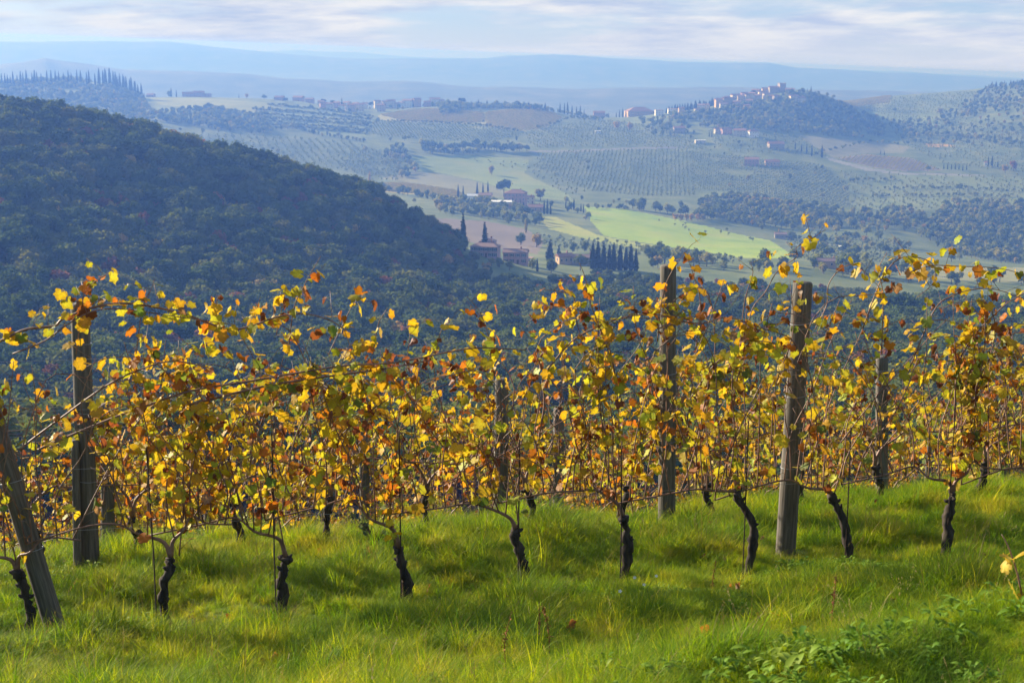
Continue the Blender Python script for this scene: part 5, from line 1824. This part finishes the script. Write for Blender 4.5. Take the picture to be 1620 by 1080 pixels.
# ------------------------------------------------------------------ posts, rods and wires
def make_post(base, top, r0, r1, label, group, name='vineyard_post', crack=True, loops=(0.34, 0.6, 0.86), seed=0):
    rg = np.random.default_rng(seed)
    ax = np.asarray(top) - base
    Ln = float(np.linalg.norm(ax))
    ns, nr = 18, 16
    b = MB()
    V = []
    ph = rg.uniform(0, 6.28, 3)
    for j in range(nr + 1):
        u = j / nr
        z = -0.25 + u * (Ln + 0.25)
        for i in range(ns):
            a = 2 * math.pi * i / ns
            r = (r0 + (r1 - r0) * u) * (1 + 0.035 * math.sin(2 * a + ph[0] + u * 2) + 0.02 * math.sin(3 * a + ph[1] - u * 3) + rg.normal(0, 0.006))
            if crack and i == 13 and u < 0.97:
                r *= 0.70 if u < 0.55 else 0.86         # a drying crack down the front
            V.append((math.cos(a) * r + 0.004 * math.sin(u * 5 + ph[2]), math.sin(a) * r, z))
    F = [(j * ns + i, j * ns + (i + 1) % ns, (j + 1) * ns + (i + 1) % ns, (j + 1) * ns + i) for j in range(nr) for i in range(ns)]
    n = len(V)
    topv = [(x * 0.86, y * 0.86, z + 0.010) for x, y, z in V[-ns:]]
    V += topv + [(0, 0, V[-1][2] + 0.014)]
    F += [((nr) * ns + i, (nr) * ns + (i + 1) % ns, n + (i + 1) % ns, n + i) for i in range(ns)]
    F += [(n + i, n + (i + 1) % ns, n + ns) for i in range(ns)]
    b.add(V, F)
    o = add(name, b.mesh(name, [m_post], True), loc=base)
    o.rotation_euler = Vector(ax).to_track_quat('Z', 'Y').to_euler()
    for k in loops:
        w = MB()
        a = np.linspace(0, 2 * math.pi, 17)
        rr_ = (r0 + (r1 - r0) * k) * 1.07
        w.tube(np.stack([np.cos(a) * rr_, np.sin(a) * rr_, Ln * k + 0.01 * np.sin(a + ph[0])], 1), 0.0028, 4, caps=False)
        add('wire_tie', w.mesh('wire_tie', [m_wire], True), o)
    return tag(o, label, 'post', group)


def px_post(v, bx, by, tx, ty, wpx, label, group, ground_snap=True, H=None, **kw):
    p = on_row(bx, by, v)
    if ground_snap:
        p[2] = float(near_z(p[0], p[1]))
    tp = on_row(tx, ty, v)
    k = (p[1] * CP - p[2] * SP) / FPX
    return make_post(p, tp, wpx * k / 2 * 1.05, wpx * k / 2 * 0.93, label, group, **kw)


G1 = 'vineyard posts'
b1 = near_hit(1243, 872)
px_post(float(np.dot(b1, RN)) - 0.09, 1243, 872, 1270, 448, 31, 'cracked grey wooden post leaning slightly right in the front row', G1, seed=1)
b1 = near_hit(90, 988)
px_post(float(np.dot(b1, RN)) - 0.28, 90, 988, -32, 590, 32, 'leaning dark wooden end post at the left edge of the front row', G1, seed=2, crack=False)
px_post(V2 - 0.09, 1056, 784, 1057, 421, 27, 'straight pale wooden post left of the cracked one, in the second row', G1, seed=3, crack=False)
px_post(V2 - .10, 140, 862, 126, 482, 31, 'thick split wooden post on the left behind the leaning one', G1, seed=4)
px_post(V2 - .2, 121, 866, 119, 698, 13, 'thin pale stake set against the thick split post', None, seed=5, crack=False, loops=(), name='short_stake')
px_post(V2, 1735, 730, 1737, 385, 27, 'second row post outside the right edge', G1, seed=6, crack=False)
px_post(V3, 792, 830, 794, 600, 22, 'grey post seen over the grass edge, taller of the two middle ones', G1, seed=7, crack=False)
px_post(V3, 1397, 800, 1395, 565, 20, 'crooked grey post behind the vines right of the cracked post', G1, seed=8)
px_post(V3, 170, 900, 168, 640, 22, 'third row post hidden among leaves at the left', G1, seed=9, crack=False)
px_post(V4, 883, 830, 884, 646, 18, 'shorter grey post right of the taller middle one', G1, seed=10, crack=False)
px_post(V4, 1588, 800, 1592, 640, 18, 'slanting grey post near the right edge, low in the rows', G1, seed=11, crack=False)
px_post(V4, 578, 830, 575, 680, 16, 'thin grey post among leaves left of centre', G1, seed=12, crack=False)
px_post(V4, 330, 850, 328, 700, 16, 'thin fourth row post deep in the leaves at the left', G1, seed=13, crack=False)
for px in (-60, 480, 760, 1130, 1460):
    p = row_point(V5, row_t(px, V5))
    make_post(p, p + np.array([0.02, 0, 2.0]), 0.045, 0.04, 'thin grey post of the fifth row, mostly hidden', 'fifth row posts', crack=False, seed=px + 500, loops=(0.5,))

rods = [(262 - 12, 'right of the leaning post, against the stout trunk'), (437, 'against the thin third trunk'), (634, 'beside the bramble'), (818, 'against the club shaped trunk'), (979, 'against the swollen trunk'),
        (1172, 'against the hooked trunk left of the cracked post'), (1333, 'against the trunk right of the cracked post'), (1492, 'against the forked trunk at the right')]
for i, (px, lb) in enumerate(rods):
    base = min(row1_vines, key=lambda r: abs(project(*r[0])[0] - px))[0]
    p = base + RD * ((px - project(*base)[0]) / 205.0) - RN * 0.03
    p[2] = float(near_z(p[0], p[1]))
    w = MB()
    w.tube([(0, 0, -0.2), (0.004, 0, 0.5), (VR.normal(0, .02), 0, VR.uniform(1.05, 1.35))], 0.005, 6)
    tag(add('vine_rod', w.mesh('vine_rod', [m_stake]), loc=p), 'thin dark rod ' + lb, 'rod', 'vine rods')

for v, nm, hs in [(V1, 'front', (0.74, 1.18, 1.6, 1.95)), (V2, 'second', (0.74, 1.2, 1.65, 1.98)), (V3, 'third', (0.74, 1.25, 1.8)), (V4, 'fourth', (1.25, 1.8))]:
    ta, tb = row_t(-180 if v > V1 else -250, v), row_t(1800, v)
    for k, h in enumerate(hs):
        w = MB()
        pts = []
        for t in np.linspace(ta, tb, 60):
            p = RN * (v + 0.045) + RD * t
            z = float(near_z(p[0], p[1], False))
            pts.append((p[0], p[1], z + h - 0.02 * math.sin((t - ta) / 5 * math.pi) ** 2))
        w.tube(pts, 0.0017, 4)
        tag(add('trellis_wire', w.mesh('trellis_wire', [m_wire])), '%s trellis wire of the %s row' % (['lowest', 'second lowest', 'upper', 'topmost'][k if len(hs) == 4 else k + 4 - len(hs)], nm), 'wire', 'trellis wires')

# ------------------------------------------------------------------ grass and herbs
GR = np.random.default_rng(31)


def grass_mat(name, stops, trans=0.56, straw=(0.32, 0.27, 0.07), straw_amt=0.28):
    m, t = new_mat(name)
    oi = N(t, 'ShaderNodeObjectInfo')
    f1 = noise_fac(t, 0.75, 4, 0.6)
    f2 = noise_fac(t, 3.2, 3, 0.6)
    v = math_node(t, 'ADD', math_node(t, 'MULTIPLY', f1, 0.45), math_node(t, 'MULTIPLY', f2, 0.38))
    v = math_node(t, 'ADD', v, math_node(t, 'MULTIPLY', oi.outputs['Random'], 0.18))
    rp = ramp(t, stops)
    t.links.new(v, rp.inputs[0])
    tip = N(t, 'ShaderNodeAttribute', attribute_name='tip').outputs['Fac']
    k = math_node(t, 'MULTIPLY', math_node(t, 'POWER', tip, 2.0), straw_amt)
    col = mix_rgb(t, k, rp.outputs[0], straw)
    b = N(t, 'ShaderNodeBsdfPrincipled')
    b.inputs['Roughness'].default_value = 0.6
    b.inputs['Specular IOR Level'].default_value = 0.10
    t.links.new(col, b.inputs['Base Color'])
    tr = N(t, 'ShaderNodeBsdfTranslucent')
    t.links.new(mix_rgb(t, 1.0, col, (1.2, 1.15, 0.3), 'MULTIPLY'), tr.inputs[0])
    mx = N(t, 'ShaderNodeMixShader')
    mx.inputs[0].default_value = trans
    t.links.new(b.outputs[0], mx.inputs[1])
    t.links.new(tr.outputs[0], mx.inputs[2])
    finish(t, mx.outputs[0])
    return m


m_grass = grass_mat('grass_blades', [(0.33, (0.030, 0.125, 0.003)), (0.44, (0.105, 0.245, 0.004)), (0.54, (0.27, 0.36, 0.008)), (0.65, (0.46, 0.40, 0.03))])
m_herb = grass_mat('herb_leaves', [(0.32, (0.06, 0.15, 0.010)), (0.5, (0.15, 0.25, 0.018)), (0.66, (0.30, 0.34, 0.05))], 0.3, (0.10, 0.15, 0.03), 0.3)
m_straw = grass_mat('dry_stalks', [(0.3, (0.22, 0.16, 0.07)), (0.6, (0.30, 0.22, 0.10))], 0.2)


def blade(P0, az, H, bend, w, rng, n=5):
    u = np.linspace(0, 1, n)
    d = np.array([math.cos(az), math.sin(az), 0])
    s = np.array([-math.sin(az), math.cos(az), 0])
    out = bend * H * u ** 1.9
    up = H * (u - 0.42 * min(1.4, bend) * u ** 2.4)
    c = P0 + out[:, None] * d + up[:, None] * np.array([0, 0, 1])
    tw = rng.uniform(-0.8, 0.8)
    sd = s * math.cos(tw) + d * math.sin(tw) * 0.6
    ww = w * (1 - u ** 1.6) * 0.5 + 0.0003
    V = np.stack([c - sd * ww[:, None], c + sd * ww[:, None]], 1).reshape(-1, 3)
    F = [(2 * i, 2 * i + 1, 2 * i + 3, 2 * i + 2) for i in range(n - 1)]
    return V, F, np.repeat(u, 2)


def with_tip(mb, tips, name, mat):
    me = mb.mesh(name, [mat], True)
    a = me.attributes.new('tip', 'FLOAT', 'POINT')
    a.data.foreach_set('value', np.concatenate(tips).astype(np.float32))
    return me


tufts = []
for k in range(7):
    b, tips = MB(), []
    for i in range(38):
        a, r = GR.uniform(0, 6.28), abs(GR.normal(0, 0.045))
        H = GR.uniform(0.10, 0.28)
        az = GR.normal(0.15, 1.35)                           # combed a little to the right by the wind
        V, F, u = blade(np.array([r * math.cos(a), r * math.sin(a), -0.03]), az, H, GR.uniform(0.25, 1.25), GR.uniform(0.0026, 0.0054), GR)
        b.add(V, F)
        tips.append(u)
    tufts.append(with_tip(b, tips, 'tuft', m_grass))
stalks = []
for k in range(2):
    b, tips = MB(), []
    for i in range(3):
        az = GR.normal(0.2, 1.2)
        V, F, u = blade(np.array([GR.normal(0, .03), GR.normal(0, .03), -0.02]), az, GR.uniform(0.32, 0.5), GR.uniform(0.2, 0.6), 0.003, GR, 6)
        b.add(V, F)
        tips.append(u)
        tp = V[-2:].mean(0)
        for j in range(7):                                   # seed head
            q = tp - np.array([math.cos(az) * .006, math.sin(az) * .006, 0.010]) * j + GR.normal(0, 0.004, 3)
            b.add([q, q + [0.004, 0.001, 0.006], q + [0.001, 0.004, 0.012]], [(0, 1, 2)])
            tips.append(np.array([0.5, 0.6, 0.7]))
    stalks.append(with_tip(b, tips, 'stalk', m_straw))
herbs = []
for k in range(4):
    b, tips = MB(), []
    for i in range(16):
        az = GR.uniform(0, 6.28)
        ln, w, el = GR.uniform(0.05, 0.13), GR.uniform(0.022, 0.045), GR.uniform(0.1, 1.1)
        o = np.array([math.cos(az), math.sin(az), 0]) * GR.uniform(0.0, 0.05) + [0, 0, GR.uniform(0, 0.10)]
        d = np.array([math.cos(az) * math.cos(el), math.sin(az) * math.cos(el), math.sin(el)])
        s = np.array([-math.sin(az), math.cos(az), GR.uniform(-.3, .3)])
        pts, tt = [], []
        for u, ww in ((0, .12), (0.3, .8), (0.6, 1.0), (0.85, .6), (1, .08)):
            c = o + d * ln * u - np.array([0, 0, ln * 0.55 * u * u])
            pts += [c - s * w * ww * .5 + [0, 0, .004 * ww], c, c + s * w * ww * .5 + [0, 0, .004 * ww]]
            tt += [u] * 3
        F = []
        for j in range(4):
            F += [(3 * j, 3 * j + 1, 3 * j + 4, 3 * j + 3), (3 * j + 1, 3 * j + 2, 3 * j + 5, 3 * j + 4)]
        b.add(pts, F)
        tips.append(np.array(tt))
    herbs.append(with_tip(b, tips, 'herb', m_herb))


def strew(n, y0, y1, qm=0.43):
    Y = np.sqrt(GR.uniform(y0 ** 2, y1 ** 2, n))
    X = GR.uniform(-1, 1, n) * (qm * Y + 0.4)
    return X, Y


X, Y = strew(52000, 2.7, 15.4)
Xb, Yb = strew(3500, 15.4, 21)
Xc, Yc = GR.uniform(-0.6, 2.6, 16000), GR.uniform(2.7, 5.0, 16000)
kc = (-(Xc - 0.52) * 0.485 + (Yc - 3.49) * 0.874) < 0.6
X, Y = np.r_[X, Xb, Xc[kc]], np.r_[Y, Yb, Yc[kc]]
n1 = fbm(X * 0.9, Y * 0.9, 3, 61)
n2 = fbm(X * 2.6, Y * 2.6, 2, 67)
sc = np.clip(0.70 + 0.40 * n1 + 0.65 * n2, 0.26, 1.55) * GR.uniform(0.75, 1.25, len(X))
bank = (-(X - 0.52) * 0.485 + (Y - 3.49) * 0.874) < 0.35
sc[bank] *= 0.62
sc *= np.interp(Y, [3.0, 5.0, 8.5], [0.55, 0.62, 1.0])
vv = -X * math.sin(ROW_A) + Y * math.cos(ROW_A)
sc *= 1 - 0.5 * np.exp(-((vv - 9.75) / 0.4) ** 2)
sc[GR.uniform(size=len(X)) < 0.03] *= 1.5
ht = 1.0 + 0.25 * n2
Z = near_z(X, Y)
pk = GR.integers(0, 7, len(X))
st = GR.uniform(size=len(X)) < 0.022
pk[st] = GR.integers(7, 9, st.sum())
comb = 2.2 * fbm(X * 1.7, Y * 1.7, 2, 83)
rot = np.stack([GR.normal(0, 0.14, len(X)) + 0.3 * fbm(X * 2.2, Y * 2.2, 2, 91), GR.normal(0.06, 0.16, len(X)) + 0.35 * fbm(X * 2.4, Y * 2.4, 2, 95), comb + GR.normal(0, 0.6, len(X))], 1)
scatter('grass', np.stack([X, Y, Z], 1), rot, np.stack([sc, sc, sc * ht], 1), tufts + stalks, pk, 'long green and straw coloured grass combed by the wind')

X, Y = strew(13000, 2.7, 13.5)
n1 = fbm(X * 0.8, Y * 0.8, 3, 71)
bank = (-(X - 0.52) * 0.485 + (Y - 3.49) * 0.874) < 0.5
k = (n1 > 0.16 + 0.03 * (Y - 5)) | (bank & (GR.uniform(size=len(X)) < 0.7))
X, Y = X[k], Y[k]
Z = near_z(X, Y) + 0.02
s = GR.uniform(0.22, 0.58, len(X))
scatter('weeds', np.stack([X, Y, Z], 1), np.stack([GR.normal(0, .15, len(X)), GR.normal(0, .15, len(X)), GR.uniform(0, 6.28, len(X))], 1), s, herbs, GR.integers(0, 4, len(X)),
        'low broad leaved weeds growing through the grass')

# ---- fallen leaves lying on the grass
for i in range(130):
    x, y = [float(a[0]) for a in strew(1, 5, 13)]
    o = add('fallen_leaf', LMESH[int(GR.choice([0, 3, 5, 6, 7]))], loc=(x, y, float(near_z(x, y)) + GR.uniform(0.03, 0.12)), rot=(GR.normal(0, .5), 0.9 + GR.normal(0, .5), GR.uniform(0, 6.28)), scl=GR.uniform(0.5, 0.9))
    ci = int(GR.choice(4, p=[.4, .3, .2, .1]))
    c = np.array([(0.20, 0.085, 0.035), (0.30, 0.17, 0.09), (0.42, 0.20, 0.03), (0.48, 0.34, 0.04)][ci]) * GR.uniform(.8, 1.2)
    cn = ['dark brown', 'pale tan', 'orange', 'yellow'][ci]
    o.color = (*c, 1)
    tag(o, 'fallen %s vine leaf caught in the long grass' % cn, 'leaf', 'fallen %s vine leaves' % cn)


# ---- small plants that can be told apart
def small_plant(name, base, height, n, colour, scale, label, cat, rng, spread=0.5, stems=3):
    r = empty(name, base)
    tag(r, label, cat)
    for s in range(stems):
        a = rng.uniform(0, 6.28)
        d = np.array([math.cos(a), math.sin(a) * 0.6, 0]) * spread * height
        pa = smooth_path([(0, 0, -0.03), d * 0.3 + [0, 0, height * .4], d * 0.7 + [0, 0, height * .8], d + [0, 0, height * rng.uniform(.85, 1.05)]], 9)
        b = MB()
        b.tube(pa, np.linspace(0.004, 0.0015, 9), 5)
        add('stem', b.mesh('stem', [m_cane], True), r)
        for k in range(n):
            u = rng.uniform(0.25, 1.0)
            p = pa[int(u * 8)]
            l = leaf_spec(p, rng, 0.5, scale)
            set_leaf(r, (l[0], l[1], l[2], int(rng.choice([0, 1, 2, 4])), np.array(colour) * rng.uniform(0.8, 1.25)))
    return r


pr = np.random.default_rng(8)
small_plant('bramble', near_hit(592, 868), 0.34, 7, (0.10, 0.16, 0.10), 0.75, 'blue green bramble shoot in the grass left of the thin stub trunk', 'bramble', pr, 0.8, 4)
small_plant('red_creeper', near_hit(104, 868), 0.28, 6, (0.42, 0.025, 0.02), 0.8, 'small bright red leaved creeper at the foot of the split post', 'creeper', pr, 0.4, 3)
small_plant('yellow_weed', near_hit(92, 880), 0.10, 5, (0.40, 0.42, 0.04), 0.6, 'low yellow green weed in front of the red creeper', 'weed', pr, 0.7, 2)
small_plant('yellow_seedling', near_hit(1622, 965), 0.24, 6, (0.52, 0.40, 0.03), 0.8, 'bright yellow leaved seedling at the right edge of the grass', 'seedling', pr, 0.4, 2)
small_plant('young_vine', near_hit(662, 860), 0.24, 3, (0.34, 0.36, 0.05), 0.9, 'pale green young vine shoot right of the bramble', 'vine shoot', pr, 0.4, 2)

# ---- rusty seed stalks and a few white flowers
m_dock = diffuse_mat('rusty_seed_heads', (0.17, 0.055, 0.022), (0.26, 0.10, 0.035), 40.0, coord='obj')
m_petal = diffuse_mat('white_petals', (0.62, 0.63, 0.60), (0.72, 0.72, 0.70), 20.0, coord='obj')
for x, y, lb in [(802, 1062, 'rusty seed stalk at the bottom centre of the grass'), (857, 1034, 'rusty seed stalk behind the bottom centre one'), (868, 1050, 'rusty seed stalk just right of the bottom centre one'),
                 (1313, 1010, 'rusty seed stalk at the edge of the grassy bank'), (1320, 972, 'rusty brown seed stalk below the cracked post'), (1127, 948, 'short rusty seed stalk in the grass below the hooked trunk'), (640, 955, 'rusty seed stalk in the grass below the bramble')]:
    p = near_hit(x, y)
    r = empty('dock_plant', p)
    tag(r, lb, 'dock plant', None)
    h = pr.uniform(0.24, 0.34)
    pa = smooth_path([(0, 0, -0.03), (pr.normal(0, .01), 0, h * .5), (pr.normal(0, .03), pr.normal(0, .02), h)], 8)
    b = MB()
    b.tube(pa, np.linspace(0.003, 0.0012, 8), 5)
    add('stem', b.mesh('stem', [m_dock], True), r)
    b = MB()
    for k in range(60):
        u = pr.uniform(0.45, 1.0)
        c = pa[int(u * 7)] + pr.normal(0, 0.006, 3) * [1, 1, 2]
        d = pr.normal(0, 0.005, (3, 3))
        b.add(c + d, [(0, 1, 2)])
    tag(add('seed_head', b.mesh('seed_head', [m_dock]), r), kind='stuff')
for x, y, lb in [(1037, 955, 'small white flower in the grass, the largest of the few'), (1003, 958, 'small white flower left of the largest one'), (980, 985, 'lowest small white flower in the grass'), (1018, 970, 'small white flower between the others')]:
    p = near_hit(x, y)
    r = empty('white_flower', p)
    tag(r, lb, 'flower', None)
    b = MB()
    b.tube([(0, 0, -.02), (0.01, 0, 0.1), (0.0, -0.01, 0.20)], [0.0016, 0.0014, 0.001], 4)
    add('stem', b.mesh('stem', [m_herb]), r)
    for k in range(5):
        a = k * 1.2566
        d, n_ = np.array([math.cos(a), math.sin(a) * .6, math.sin(a) * .7]), np.array([-math.sin(a), math.cos(a) * .6, math.cos(a) * .7])
        b = MB()
        c = np.array([0, -0.012, 0.205])
        b.add([c, c + d * .008 - n_ * .004, c + d * .013, c + d * .008 + n_ * .004], [(0, 1, 2, 3)])
        add('petal', b.mesh('petal', [m_petal]), r)
